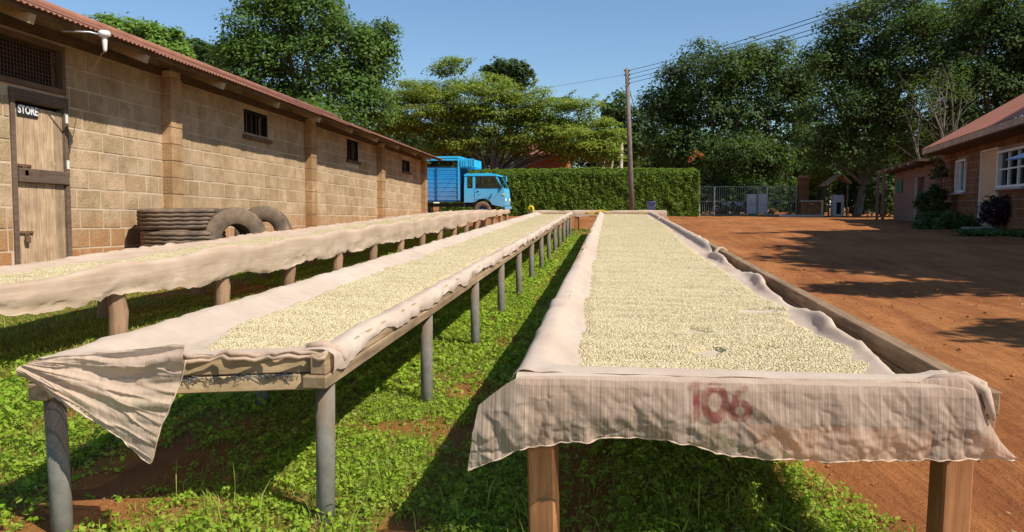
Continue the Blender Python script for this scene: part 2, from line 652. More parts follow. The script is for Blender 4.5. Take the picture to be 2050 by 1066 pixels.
M['lf_mango'] = leaf_mat('mango_leaves', [(.035, .08, .014), (.07, .14, .024), (.12, .19, .036), (.08, .15, .04)], .42, .3, .8)
M['lf_light'] = leaf_mat('light_leaves', [(.10, .20, .03), (.15, .26, .04), (.19, .30, .055)], .45, .35)
M['lf_umb'] = leaf_mat('feathery_leaves', [(.15, .21, .028), (.21, .265, .04), (.29, .32, .055)], .55, .45, .6)
M['lf_dark'] = leaf_mat('dark_leaves', [(.022, .045, .013), (.04, .075, .02), (.06, .10, .028)], .5, .25)
M['lf_mid'] = leaf_mat('forest_leaves', [(.022, .05, .012), (.042, .08, .019), (.07, .115, .028), (.10, .13, .045)], .45, .28, .9)
M['lf_hedge'] = leaf_mat('hedge_leaves', [(.09, .15, .02), (.14, .22, .03), (.21, .285, .04)], .45, .38, .4)
M['lf_yellow'] = leaf_mat('yellowish_leaves', [(.16, .17, .02), (.24, .22, .03)], .5, .35)
M['lf_purple'] = leaf_mat('purple_leaves', [(.035, .014, .03), (.06, .025, .045)], .45, .15)
M['lf_orange'] = leaf_mat('orange_blossom', [(.45, .09, .03), (.55, .14, .05)], .5, .3)
M['lf_weed'] = leaf_mat('weed_leaves', [(.18, .30, .02), (.27, .42, .03), (.37, .51, .046), (.34, .40, .075)], .5, .45, .6)
M['lf_grass'] = leaf_mat('grass_blades', [(.17, .255, .024), (.26, .355, .04), (.35, .42, .07), (.46, .42, .15)], .55, .45, .6)
M['cloth'] = cloth_mat('thin_hessian_cloth', .06, axis=1, tmix=.12)
M['cloth_tan'] = cloth_mat('tan_drying_cloth', .05, c1=(.59, .41, .27), c2=(.75, .565, .415), axis=2, tmix=.2, tscale=70)
M['cloth_front'] = cloth_mat('gauze_front_cloth', .28, True, axis=0, c1=(.54, .36, .24), c2=(.70, .50, .36))
M['cloth_flap'] = cloth_mat('folded_corner_cloth', .10, axis=0, tmix=.10, c1=(.58, .41, .29), c2=(.74, .56, .42))
M['hem'] = simple('folded_hem', (.54, .39, .27), (.70, .53, .39), 12, .95, .3, 60)

rng = np.random.default_rng(7)
random.seed(7)


# ================================================================== GROUND
def grass_mask(x, y):
    """how much the ground is overgrown: 0 bare red earth, 1 green"""
    n = fbm(x * .9, y * .9, 3, 4) * .35
    edge = 0.88 + .16 * fbm(y * 1.3, y * 0 + 4.2, 9, 3)            # right limit of the green under the near table
    edge = np.where(y > 2.7, edge - np.clip((y - 2.7) * .5, 0, 1.0), edge)
    a = np.clip((edge - x) / .25 + n, 0, 1)
    # trodden lines of red soil between and under the tables
    path1 = .95 * np.exp(-((x + .66 + .06 * np.sin(y * 1.7)) / .15) ** 2) * (.55 + .45 * fbm(x * 2, y * 2, 21, 2))
    path2 = np.exp(-((x + 1.72) / .40) ** 2) * np.clip(1 - (y - 2.7) / 1.2, 0, 1) * .92 * np.clip((y - 1.75) / .25, 0, 1)
    patch = np.clip(fbm(x * 1.6, y * 1.6, 131, 3) * 1.6 - .55, 0, 1)
    path3 = np.exp(-((x + .12) / .22) ** 2) * .75 * np.clip((y - 1.3), 0, 1)
    wall = np.clip((x + 6.0) / .5, 0, 1)
    a = a * (1 - patch * .85) * (1 - np.clip(path1, 0, 1) * .88) * (1 - path2) * (1 - path3) * wall
    a = a * np.clip((24 - y) / 4, 0, 1)
    return np.clip(a, 0, 1)


def axis_pts(segs):
    out = []
    for a, b, n in segs: out.append(np.linspace(a, b, n, endpoint=False))
    return np.concatenate(out + [[segs[-1][1]]])


gx = axis_pts([(-900, -60, 10), (-60, -12, 16), (-12, -6.2, 14), (-6.2, 6, 170), (6, 30, 70), (30, 80, 20), (80, 900, 10)])
gy = axis_pts([(-400, -30, 6), (-30, -1, 10), (-1, 8, 130), (8, 26, 110), (26, 70, 60), (70, 200, 16), (200, 1800, 12)])
XX, YY = np.meshgrid(gx, gy, indexing='ij')
ZZ = gz(YY)
near = np.clip(1 - np.hypot(XX, YY - 8) / 90, 0, 1)
ZZ = ZZ + near * (.022 * fbm(XX * .5, YY * .5, 5, 3) + .010 * fbm(XX * 2.3, YY * 2.3, 8, 3) + .05 * np.clip(XX - 1.4, 0, 2) / 2 * fbm(XX * .35, YY * .35, 33, 3))
ZZ = ZZ + .05 * np.clip((XX - 2.2) / 2, 0, 1) * np.clip(vnoise(XX * .8, YY * .8, 44), 0, 1) * np.clip((14 - YY) / 6, 0, 1)
gm = grass_mask(XX, YY)
gv = np.stack([XX, YY, ZZ], -1).reshape(-1, 3)
ground = fast_mesh('ground', gv, grid_faces(len(gx), len(gy)), M['ground'], smooth=True, attrs={'grass': gm.ravel()})
tag(ground, 'red earth yard with green weeds growing under the drying tables', None, kind='structure')


def ground_z(x, y):
    return gz(y)


# ------------------------------------------------------------------ leaves
def leaf_verts(P, N, L, W, fold=.15, spin=None):
    """diamond leaves: P (n,3) centres, N (n,3) normals, L,W (n,) half sizes"""
    n = len(P)
    N = N / np.maximum(np.linalg.norm(N, axis=1, keepdims=True), 1e-6)
    R = rng.normal(size=(n, 3))
    T = R - N * np.sum(R * N, 1, keepdims=True)
    T /= np.maximum(np.linalg.norm(T, axis=1, keepdims=True), 1e-6)
    B = np.cross(N, T)
    L, W = L[:, None], W[:, None]
    v = np.stack([P - T * L, P + B * W - N * fold * W, P + T * L, P - B * W - N * fold * W], 1)
    return v.reshape(-1, 3)


def leaf_object(name, verts, mat, parent=None):
    n = len(verts) // 4
    f = np.arange(n * 4).reshape(n, 4)
    return fast_mesh(name, verts, f, mat, parent)


def cluster_leaves(centers, cr, per, size, outward, flat=1.0, upb=.5):
    """leaf clumps: each centre gets `per` leaves spread on a lumpy shell of radius cr"""
    n = len(centers)
    D = rng.normal(size=(n, per, 3))
    D /= np.linalg.norm(D, axis=2, keepdims=True)
    D[:, :, 2] = np.where(rng.random((n, per)) < .7, np.abs(D[:, :, 2]), D[:, :, 2])
    r = cr * (.35 + .65 * rng.random((n, per, 1)) ** .6) * (0.7 + .6 * rng.random((n, 1, 1)))
    off = D * r
    off[:, :, 2] *= flat
    P = centers[:, None, :] + off
    Nn = D * .7 + outward[:, None, :] * .5 + rng.normal(size=(n, per, 3)) * .45
    Nn[:, :, 2] += upb
    P, Nn = P.reshape(-1, 3), Nn.reshape(-1, 3)
    s = size * (.6 + .8 * rng.random(len(P)))
    return leaf_verts(P, Nn, s, s * .55)


def branch_path(a, b, sag=.15, n=5):
    a, b = np.array(a), np.array(b)
    pts = []
    k = rng.normal(size=3) * np.linalg.norm(b - a) * .05
    for i in range(n + 1):
        t = i / n
        p = a + (b - a) * t
        p = p + k * math.sin(t * math.pi)
        p[2] += sag * np.linalg.norm(b - a) * math.sin(t * math.pi)
        pts.append(p)
    return pts


def tree(name, label, lobes, Y, leaf, N, size, cr, base_px=None, trunk_r=.3, group=None, flat=1.0, per=40, upb=.5, bark='bark', dens_in=.25, base=None, depth=.9, extra=None, cat='tree', sat=4):
    """lobes: (cx, cy, rx, ry[, dy]) in photograph pixels at distance Y -> real ellipsoids in metres"""
    ppm = F / Y
    L = []
    for lb in lobes:
        dy = lb[4] if len(lb) > 4 else rng.uniform(-.35, .35) * lb[2] / ppm
        c = atY(lb[0], lb[1], Y + dy)
        L.append((c, np.array([lb[2] / ppm, lb[2] / ppm * depth, lb[3] / ppm])))
    if base is None:
        b = atY(base_px if base_px else lobes[0][0], 413, Y)
        base = np.array([b[0], b[1], float(gz(b[1]))])
    root = empty(name, base, label, cat, group)
    tb = MB()
    cen = sum(l[0] for l in L) / len(L)
    low = min(l[0][2] for l in L)
    fork = base + (cen - base) * .35
    fork[2] = base[2] + (low - base[2]) * .55
    tb.tube(branch_path(base - np.array([0, 0, .2]), fork, 0, 4), list(np.linspace(trunk_r * 1.15, trunk_r * .8, 5)), 10)
    for c, r in L:
        tb.tube(branch_path(fork, c + np.array([0, 0, -.3 * r[2]]), .08, 5), list(np.linspace(trunk_r * .55, trunk_r * .1, 6)), 6)
        for q in range(3):
            d = rng.normal(size=3); d /= np.linalg.norm(d); d[2] = abs(d[2]) * .7
            tb.tube(branch_path(c + np.array([0, 0, -.3 * r[2]]), c + d * r * .85, .05, 3), list(np.linspace(trunk_r * .14, trunk_r * .04, 4)), 4)
    tb.build('trunk', M[bark], root, True)
    LS = []
    for c, r in L:
        LS.append((c, r * (.92 if sat else 1)))
        for q in range(sat):
            d = rng.normal(size=3); d /= np.linalg.norm(d)
            if rng.random() < .7: d[2] = abs(d[2])
            LS.append((c + d * r * rng.uniform(.75, 1.0), r * rng.uniform(.22, .42)))
    areas = np.array([(l[1][0] * l[1][2]) for l in LS])
    cnt = np.maximum(3, (N / per * areas / areas.sum()).astype(int))
    cs, outs = [], []
    for (c, r), k in zip(LS, cnt):
        D = rng.normal(size=(k, 3))
        D /= np.linalg.norm(D, axis=1, keepdims=True)
        D[:, 2] = np.where(rng.random(k) < .55, np.abs(D[:, 2]), D[:, 2])
        rr = np.where(rng.random(k) < dens_in, rng.random(k) * .8, .8 + .25 * rng.random(k))[:, None]
        cs.append(c + D * r * rr)
        outs.append(D)
    cs, outs = np.concatenate(cs), np.concatenate(outs)
    v = cluster_leaves(cs, cr, per, size, outs, flat, upb)
    leaf_object('crown', v, M[leaf], root)
    if extra: extra(root, L)
    return root


# ================================================================== STORE SHED
SX, SY, SZ, STILT = -6.3, 8.0, 0.08, -0.021
shed = empty('store_shed', (SX, SY, SZ), 'long stone block store with rusty red tin roof and plank door', 'shed', rot=(STILT, 0, 0))


def shed_local(x, y, X=SX):
    """photograph pixel on the plane X -> local (y, z) of the shed"""
    p = atX(x, y, X)
    dy, dz = p[1] - SY, p[2] - SZ
    c, s = math.cos(-STILT), math.sin(-STILT)
    return dy * c - dz * s, dy * s + dz * c


def unit_block(name, mat, bev=.02):
    mb = MB().box((0, 0, 0), (1, 1, 1), bev=bev)
    me = bpy.data.meshes.new(name)
    me.from_pydata([tuple(p) for p in mb.v], [], mb.f)
    me.update()
    me.materials.append(mat)
    return me


COURSE = .236


def block_wall(parent, length0, length1, z0, ncourse, openings, mesh, mat, rank, limit=300, depth=.06, joint=.022, proud=.0, lens=(.26, .50)):
    """blocks on the local plane x=0; rank(y,z) sorts by how large a block shows; first `limit` are objects"""
    R = random.Random(11)
    bl = []
    for k in range(ncourse):
        za, zb = z0 + k * COURSE, z0 + (k + 1) * COURSE
        y = length0 - R.random() * .3
        while y < length1:
            w = R.uniform(*lens)
            segs = [(max(y, length0), min(y + w, length1))]
            for (oa, ob, oz0, oz1) in openings:
                if zb > oz0 + .06 and za < oz1 - .06:
                    ns = []
                    for a, b in segs:
                        if b <= oa or a >= ob: ns.append((a, b)); continue
                        if a < oa: ns.append((a, oa))
                        if b > ob: ns.append((ob, b))
                    segs = ns
            for a, b in segs:
                if b - a > .06:
                    bl.append((a + joint / 2, b - joint / 2, za + joint / 2, zb - joint / 2, R.uniform(-.0025, .004)))
            y += w
    bl.sort(key=lambda q: -rank((q[0] + q[1]) / 2, (q[2] + q[3]) / 2))
    for i, (a, b, c, d, e) in enumerate(bl[:limit]):
        o = bpy.data.objects.new('block', mesh)
        col.objects.link(o)
        o.parent = parent
        o.location = (proud + e - depth / 2, (a + b) / 2, (c + d) / 2)
        o.scale = (depth, b - a, d - c)
    if len(bl) > limit:
        mb = MB()
        for (a, b, c, d, e) in bl[limit:]:
            mb.box((proud + e - depth / 2, (a + b) / 2, (c + d) / 2), (depth, b - a, d - c), bev=.006)
        o = mb.build('block_work', mat, parent, local=True)
        o['kind'] = 'stuff'


# openings in local (y0, y1, z0, z1)
WEND = 17.0
y_dl, z_dt = shed_local(18, 196)
y_dr, _ = shed_local(136, 300)
door_op = (y_dl, y_dr, -.3, z_dt)
v0 = shed_local(2, 190); v1 = shed_local(126, 60)
vent_op = (y_dl - .25, shed_local(126, 120)[0], shed_local(60, 176)[1], 2.80)
wins = []
for (xa, xb, ya, yb) in ((488, 537, 217, 281), (694, 718, 277, 325), (805, 821, 319, 346)):
    a, zt = shed_local(xa, ya)
    b, zb = shed_local(xb, yb)
    wins.append((a, b, zb, zt))
wall_z0 = -2 * COURSE
ops = [door_op, vent_op] + wins
bmesh_block = unit_block('block', M['block'])
block_wall(shed, -3.2, WEND, wall_z0, 15, ops, bmesh_block, M['block'], lambda y, z: (-1e3 if (y < -1.1 or z < .25) else 100 - abs(y + .6)))
# mortar core with openings left free: piers and lintels, set back 12 mm from the block faces
core = MB()
ys = sorted(set([-3.2, WEND] + [o[0] for o in ops] + [o[1] for o in ops]))
for a, b in zip(ys[:-1], ys[1:]):
    m = (a + b) / 2
    cuts = sorted([(o[2], o[3]) for o in ops if o[0] <= m <= o[1]])
    z = wall_z0
    for (c, d) in cuts + [(wall_z0 + 15 * COURSE, None)]:
        if c > z: core.box((-.005 - .09, m, (z + c) / 2), (.18, b - a, c - z))
        if d is not None: z = max(z, d)
core.build('mortar_core', M['mortar'], shed, local=True)
# gable end wall, rear wall and dark inside
RIDGE_X, RIDGE_Z = -3.1, 4.36
EAVE_X, EAVE_Z = .70, 2.875
MB().prism([(-.02, wall_z0), (-.02, 2.95), (RIDGE_X, 4.1), (-6.2, 2.95), (-6.2, wall_z0)], (0, WEND - .18, 0), (1, 0, 0), (0, 0, 1), (0, 1, 0), .17).build('gable_wall', M['mortar'], shed, local=True)
MB().box((-6.2, 7, 1.2), (.18, 20.4, 3.6)).build('rear_wall', M['mortar'], shed, local=True)
MB().prism([(-.02, wall_z0), (-.02, 2.95), (RIDGE_X, 4.1), (-6.2, 2.95), (-6.2, wall_z0)], (0, -3.2, 0), (1, 0, 0), (0, 0, 1), (0, 1, 0), .17).build('gable_wall', M['mortar'], shed, local=True)
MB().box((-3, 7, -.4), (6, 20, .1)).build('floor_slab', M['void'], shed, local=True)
# pilasters of stacked blocks
pmesh = unit_block('pilaster_block', M['plaster_block'], .02)
for px in (357, 632, 772, 849):
    yc = shed_local(px - 8, 400, SX + .08)[0]
    if px == 849: yc = WEND - .14
    p = empty('pilaster', (0, 0, 0))
    p.parent = shed
    MB().box((.07, yc, (wall_z0 + 2.92) / 2), (.135, .26, 2.92 - wall_z0)).build('mortar_core', M['mortar'], p, local=True)
    for k in range(14):
        o = bpy.data.objects.new('block', pmesh)
        col.objects.link(o)
        o.parent = p
        zc = wall_z0 + (k + .5) * COURSE
        o.location = (.075 + random.uniform(-.002, .003), yc, zc)
        o.scale = (.15, .28, COURSE - .012)
# windows: recessed dark opening with frame and bars
for (a, b, c, d) in wins:
    w = empty('window', (0, 0, 0)); w.parent = shed
    MB().box((-.25, (a + b) / 2, (c + d) / 2), (.03, b - a + .3, d - c + .3)).build('dark_backing', M['void'], w, local=True)  # near-black sheet stands in for the unlit inside
    f = MB()
    for z in (c + .025, d - .025): f.box((-.06, (a + b) / 2, z), (.09, b - a, .05))
    for y in (a + .025, b - .025): f.box((-.06, y, (c + d) / 2), (.09, .05, d - c - .1))
    f.build('frame', M['void'], w, local=True)  # frame given the same near-black, to read as shaded recess
    MB().box((.01, (a + b) / 2, c - .035), (.10, b - a + .12, .06), bev=.006).build('sill', M['timber_dark'], w, local=True)
    nb = 4
    for k in range(nb):
        y = a + (b - a) * (k + 1) / (nb + 1)
        MB().tube([(-.05, y, c + .05), (-.05, y, d - .05)], .008, 6).build('bar', M['rust'], w, local=True)
# roof: overlapping corrugated sheets on both slopes
slope = math.atan2(RIDGE_Z - EAVE_Z, EAVE_X - RIDGE_X)
RL = math.hypot(RIDGE_Z - EAVE_Z, EAVE_X - RIDGE_X) + .05
per_, amp = .078, .010
shw = per_ * 10
nsh = 27
y0r = WEND + .10 - nsh * shw


def corr_sheet(width, length, per, amp, n=6, rows=2):
    nu = int(round(width / per * n)) + 1
    u = np.linspace(0, width, nu)
    w = np.linspace(0, length, rows)
    U, W = np.meshgrid(u, w, indexing='ij')
    Z = amp * np.cos(U / per * 2 * math.pi)
    top = np.stack([-W, U, Z], -1).reshape(-1, 3)
    bot = top + np.array([0, 0, -.003])
    f = grid_faces(nu, rows)
    n0 = len(top)
    return np.concatenate([top, bot]), np.concatenate([f, f[:, ::-1] + n0])


sv, sf = corr_sheet(shw + per_ * .5, RL, per_, amp)
tmp = fast_mesh('roof_sheet', sv, sf, M['tin'], smooth=True)
sheet_me = tmp.data
bpy.data.objects.remove(tmp)
roof = empty('roof', (0, 0, 0)); roof.parent = shed
for side in (0, 1):
    for k in range(nsh):
        o = bpy.data.objects.new('roof_sheet', sheet_me)
        col.objects.link(o)
        o.parent = roof
        o.rotation_euler = (0, slope, 0) if side == 0 else (0, slope, math.pi)
        dz = .004 * (k % 2) + random.uniform(-.002, .004)
        if side == 0:
            o.location = (EAVE_X + random.uniform(-.012, .012), y0r + k * shw, EAVE_Z + dz + .01)
        else:
            o.location = (2 * RIDGE_X - EAVE_X, y0r + (k + 1) * shw, EAVE_Z + dz + .01)
MB().tube([(RIDGE_X, y0r, RIDGE_Z + .02), (RIDGE_X, WEND + .10, RIDGE_Z + .02)], .09, 10).build('ridge_cap', M['tin'], roof, True, local=True)
# eave purlins, rafters and their tails
for k in range(14):
    y = -1.15 + 1.86 * k - 1.86
    if y > WEND + .1: break
    o = MB()
    a = Vector((EAVE_X - .09, y, EAVE_Z - .115 + .09 * math.tan(slope)))
    b = Vector((RIDGE_X, y, RIDGE_Z - .115))
    o.beam(a, b, .09, .10)
    r_ = o.build('rafter', M['tail'], roof, local=True)
for i, xo in enumerate((.10, .50)):
    z = EAVE_Z - .035 + xo * math.tan(slope)
    MB().box((EAVE_X - xo, (y0r + WEND + .05) / 2, z), (.07, WEND + .03 - y0r, .06)).build('purlin', M['timber_dark'], roof, local=True)
MB().box((-.05, (WEND - 3.2) / 2, 2.90), (.14, WEND + 3.2, .12)).build('wall_plate', M['timber_dark'], shed, local=True)

# the plank door
dyc = (y_dl + y_dr) / 2
dw = y_dr - y_dl
door = empty('door', (0, 0, 0)); door.parent = shed
xs = np.cumsum([0, .17, .20, .17, .21, .19])
xs = xs / xs[-1] * (dw - .13) + y_dl + .08
zb_ = -.06
for i in range(5):
    a, b = xs[i], xs[i + 1]
    MB().box((-.030 + random.uniform(-.004, .004), (a + b) / 2, (zb_ + z_dt - .05) / 2), (.03, b - a - .006, z_dt - .05 - zb_), bev=.003).build('plank', M['door'], door, local=True)
fr = MB()
fr.box((-.03, y_dr - .03, (z_dt + zb_) / 2), (.10, .06, z_dt - zb_), bev=.004)
fr.box((-.03, y_dl + .03, (z_dt + zb_) / 2), (.10, .06, z_dt - zb_), bev=.004)
fr.box((-.031, dyc, z_dt + .06), (.10, dw + .02, .12), bev=.004)
fr.build('door_frame', M['door_bar'], door, local=True)
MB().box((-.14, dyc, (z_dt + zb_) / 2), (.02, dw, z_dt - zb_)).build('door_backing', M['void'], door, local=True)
_, zbar = shed_local(80, 354)
MB().box((.010, dyc + .02, zbar), (.05, dw - .10, .15), bev=.006).build('brace_bar', M['door_bar'], door, local=True)
for (py, ln) in ((237, .27), (329, .20)):
    _, zh = shed_local(120, py)
    hg = MB()
    hg.prism([(y_dr - .06, zh - .03), (y_dr - .06, zh + .03), (y_dr - .06 - ln, zh + .009), (y_dr - .06 - ln, zh - .009)], (-.026, 0, 0), (0, 1, 0), (0, 0, 1), (1, 0, 0), .006)
    hg.box((.024, y_dr - .035, zh), (.008, .035, .10))
    hg.build('strap_hinge', M['white'], door, local=True)
_, zh = shed_local(130, 363)
MB().box((.026, y_dr - .04, zh), (.012, .035, .08), bev=.004).build('hinge_plate', M['steel'], door, local=True)
for (py) in (330, 466):
    _, zh = shed_local(30, py)
    lk = MB().box((-.01, y_dl + .17, zh), (.03, .22, .03), bev=.004)
    lk.tube([(.0, y_dl + .16, zh - .005), (.02, y_dl + .15, zh - .05), (.02, y_dl + .19, zh - .05), (.0, y_dl + .19, zh - .005)], .008, 6)
    lk.box((.02, y_dl + .17, zh - .08), (.03, .06, .07), bev=.006)
    lk.build('hasp', M['rust'], door, local=True)
# vent grille over the door
vent = empty('vent_grille', (0, 0, 0)); vent.parent = shed
va, vb, vc, vd = vent_op
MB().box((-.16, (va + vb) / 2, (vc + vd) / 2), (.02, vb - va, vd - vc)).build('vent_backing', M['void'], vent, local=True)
vf = MB()
vf.box((-.02, (va + vb) / 2, vc + .03), (.10, vb - va, .06)).box((-.02, (va + vb) / 2, vd - .03), (.10, vb - va, .06))
vf.box((-.02, va + .025, (vc + vd) / 2), (.10, .05, vd - vc - .12)).box((-.02, vb - .025, (vc + vd) / 2), (.10, .05, vd - vc - .12))
vf.build('vent_frame', M['timber_dark'], vent, local=True)
wm = MB()
for y in np.arange(va + .05, vb - .04, .045): wm.box((-.03, y, (vc + vd) / 2), (.006, .006, vd - vc - .12))
for z in np.arange(vc + .06, vd - .05, .045): wm.box((-.0365, (va + vb) / 2, z), (.006, vb - va - .1, .006))
wm.build('wire_mesh', M['rust'], vent, local=True)
# sign on the door
ysn, zsn = shed_local(62, 224, SX)
sign = empty('store_sign', (0, 0, 0), 'small black plate lettered STORE in white on the plank door', 'sign')


def text_mesh(txt, size, ext=.002, off=.0):
    cu = bpy.data.curves.new('lettering', 'FONT')
    cu.body = txt
    cu.size = size
    cu.extrude = ext
    cu.offset = off
    cu.align_x, cu.align_y = 'CENTER', 'CENTER'
    o = bpy.data.objects.new('lettering_tmp', cu)
    col.objects.link(o)
    dg = bpy.context.evaluated_depsgraph_get()
    dg.update()
    me = bpy.data.meshes.new_from_object(o.evaluated_get(dg))
    bpy.data.objects.remove(o)
    me.name = 'lettering'
    return me


sign.location = (SX - .006, SY + ysn, SZ + zsn - STILT * 0 + STILT * ysn)
sign.rotation_euler = (STILT, 0, 0)
MB().box((0, 0, 0), (.008, .30, .125), bev=.002).build('plate', M['black'], sign, local=True)
tm = text_mesh('STORE', .118, .001, .0035)
tm.materials.append(M['white'])
to = bpy.data.objects.new('lettering', tm)
col.objects.link(to)
to.parent = sign
to.matrix_local = Matrix(((0, 0, 1, .0055), (.80, 0, 0, 0), (0, 1.0, 0, .004), (0, 0, 0, 1)))
# outdoor lamp under the eave
lp = atX(209, 72, -5.46)
lamp = empty('outdoor_lamp', tuple(lp), 'white bulkhead lamp with bulb hanging at the edge of the tin roof', 'lamp')
l0 = Vector(lp)
MB().tube([l0 + Vector((-.30, -.26, .0)), l0 + Vector((-.1, -.1, .02)), l0], .010, 8).build('arm', M['steel'], lamp, True)
MB().lathe([(.0, .05), (.05, .05), (.062, .03), (.062, .0), (.045, -.012), (.0, -.012)], l0, n=20).build('cap', M['white'], lamp, True)
MB().lathe([(.026, -.012), (.028, -.06), (.026, -.09), (.02, -.15), (.016, -.17), (.0, -.172)], l0, n=16).build('bulb', M['white'], lamp, True)
c1 = atX(204, 108, -5.62)
c2 = atX(190, 133, -5.85); c3 = atX(162, 142, -6.2)
MB().tube([l0 + Vector((0, 0, -.165)), c1, (np.array(c1) * .4 + np.array(c2) * .6), c2, c3, c3 + np.array([-.12, -.05, .03])], .0045, 6).build('cable', M['cream'], lamp, True)


# ------------------------------------------------------------------ tyres
def tyre_mesh(R=.52, W=.28, r_in=.235, zig=7):
    n = 72
    half = W / 2
    # profile from bead outside -> sidewall -> tread -> sidewall -> bead inside
    prof = [(r_in, -half * .62), (r_in + .02, -half * .82), (R * .76, -half * 1.0), (R * .90, -half * .98), (R - .025, -half * .92), (R - .004, -half * .80)]
    g = []
    for c in (-.54, -.18, .18, .54):
        g += [(R, half * (c - .07)), (R - .016, half * (c - .045)), (R - .016, half * (c + .045)), (R, half * (c + .07))]
    prof += g + [(R - .004, half * .80), (R - .025, half * .92), (R * .90, half * .98), (R * .76, half), (r_in + .02, half * .82), (r_in, half * .62)]
    inner = [(r_in + .03, half * .55), (R - .06, half * .75), (R - .04, 0), (R - .06, -half * .75), (r_in + .03, -half * .55)]
    prof += inner
    m = len(prof)
    v = np.zeros((n, m, 3))
    for k in range(n):
        a = 2 * math.pi * k / n
        zz = .003 * (1 if k % 4 < 2 else -1)
        for i, (r, h) in enumerate(prof):
            hh = h + (zz if 6 <= i < 22 else 0)
            rr = r - (.008 if (i in (5, 22) and k % 4 < 2) else 0)
            v[k, i] = (rr * math.cos(a), rr * math.sin(a), hh)
    f = []
    for k in range(n):
        for i in range(m):
            f.append((k * m + i, ((k + 1) % n) * m + i, ((k + 1) % n) * m + (i + 1) % m, k * m + (i + 1) % m))
    tmp = fast_mesh('tyre', v.reshape(-1, 3), np.array(f), M['rubber'])
    me = tmp.data
    bpy.data.objects.remove(tmp)
    return me


tme = tyre_mesh()


def tyre(loc, rot, label, sc=1.0):
    o = bpy.data.objects.new('truck_tyre', tme)
    col.objects.link(o)
    o.location = loc
    o.rotation_euler = rot
    o.scale = (sc, sc, sc)
    return tag(o, label, 'tyre', 'old truck tyres by the store wall')


ts = atX(362, 460, -5.62)
tz = float(gz(ts[1])) - .02
tyre((ts[0], ts[1], tz + .14), (0, 0, .3), 'worn tyre lying flat at the bottom of the stack by the wall')
tyre((ts[0] + .03, ts[1] + .02, tz + .422), (.01, 0, 1.1), 'worn tyre lying flat in the middle of the stack by the wall')
tyre((ts[0] - .02, ts[1] + .03, tz + .704), (-.01, .01, 2.0), 'dusty tyre lying flat on top of the stack by the wall')
t2 = atX(470, 484, -4.95)
tz2 = float(gz(t2[1]))
TS = .80
TA = math.radians(46)
axv = Vector((math.sin(TA), -math.cos(TA), 0))
tyre((t2[0], t2[1], tz2 + .52 * TS), (math.radians(88), 0, TA), 'dusty brown tyre standing upright, its round side wall facing the yard', TS)
bk_ = Vector((t2[0], t2[1], tz2 + .52 * TS - .01)) - axv * .25
tyre(tuple(bk_), (math.radians(87), 0, TA), 'brown tyre standing close behind the upright dusty one', TS)
t3 = atX(522, 484, -5.2)
tz3 = float(gz(t3[1]))
tyre((t3[0], t3[1] + .10, tz3 + .52 * TS - .01), (math.radians(82), 0, math.radians(8)), 'grey tyre leaning on the wall beside the upright brown ones', TS)

# ================================================================== DRYING TABLES
TOP = .55
BED = TOP - .062           # level of the wire netting


def rail_obj(name, x, ya, yb, w, zc, h, mat, parent, seg=2.6):
    """a rail of several lengths of timber butted end to end, following the slope of the yard"""
    y = ya
    while y < yb - .01:
        e = min(y + seg * random.uniform(.9, 1.1), yb)
        if yb - e < .5: e = yb
        dx = random.uniform(-.004, .004)
        MB().beam((x + dx, y + .002, float(gz(y)) + zc), (x + dx, e - .002, float(gz(e)) + zc + random.uniform(-.002, .002)), w, h, .004).build(name, mat, parent)
        y = e


def leg_set(parent, mesh, xs, ys, top, tilt=.02, name='leg'):
    pl = parent_loc(parent)
    for x in xs:
        for y in ys:
            o = bpy.data.objects.new(name, mesh)
            col.objects.link(o)
            o.parent = parent
            o.location = Vector((x, y, float(gz(y)) + top)) - pl
            o.rotation_euler = (random.uniform(-tilt, tilt), random.uniform(-tilt, tilt), random.uniform(-.15, .15))


def leg_mesh(kind, L):
    mb = MB()
    if kind == 'pipe':
        mb.tube([(0, 0, -L), (0, 0, -L * .5), (0, 0, 0)], .030, 16)
        m = M['pipe']
    elif kind == 'square':
        mb.box((0, 0, -L / 2), (.078, .078, L), bev=.006)
        m = M['leg_wood']
    else:
        pts = [(.008 * math.sin(i * 2.1), .006 * math.cos(i * 1.3), -L + L * i / 6) for i in range(7)]
        mb.tube(pts, [.07, .066, .069, .064, .067, .063, .062], 9)
        m = M['post_wood']
    tmp = mb.build('leg', m, None, kind != 'square')
    me = tmp.data
    bpy.data.objects.remove(tmp)
    return me


def pipe_mat():
    t = NT('grey_rusty_pipe')
    v = t.coord()
    n = t.noise(v, 9, 7, .7)
    n2 = t.noise(t.coord((8, 8, 2)), 1.6, 4)
    c = t.ramp(n, [(.3, (.13, .122, .10)), (.7, (.25, .235, .195))])
    c = t.mix(t.ramp(n2, [(.46, 0.0), (.62, .65)]), c, (.20, .115, .06))
    return t.done(t.bsdf(c, .75, t.bump(n, .2, .003), .0, .12))


M['pipe'] = pipe_mat()


def netting(parent, xa, xb, ya, yb):
    mb = MB()
    for y in np.arange(ya, yb, .10):
        mb.box(((xa + xb) / 2, y, float(gz(y)) + BED - .004), (xb - xa, .003, .003))
    for x in np.arange(xa, xb, .10):
        mb.beam((x, ya, float(gz(ya)) + BED - .008), (x, min(yb, 17.0), float(gz(min(yb, 17.0))) + BED - .008), .003, .003)
    o = mb.build('wire_netting', M['wire'], parent)
    return o


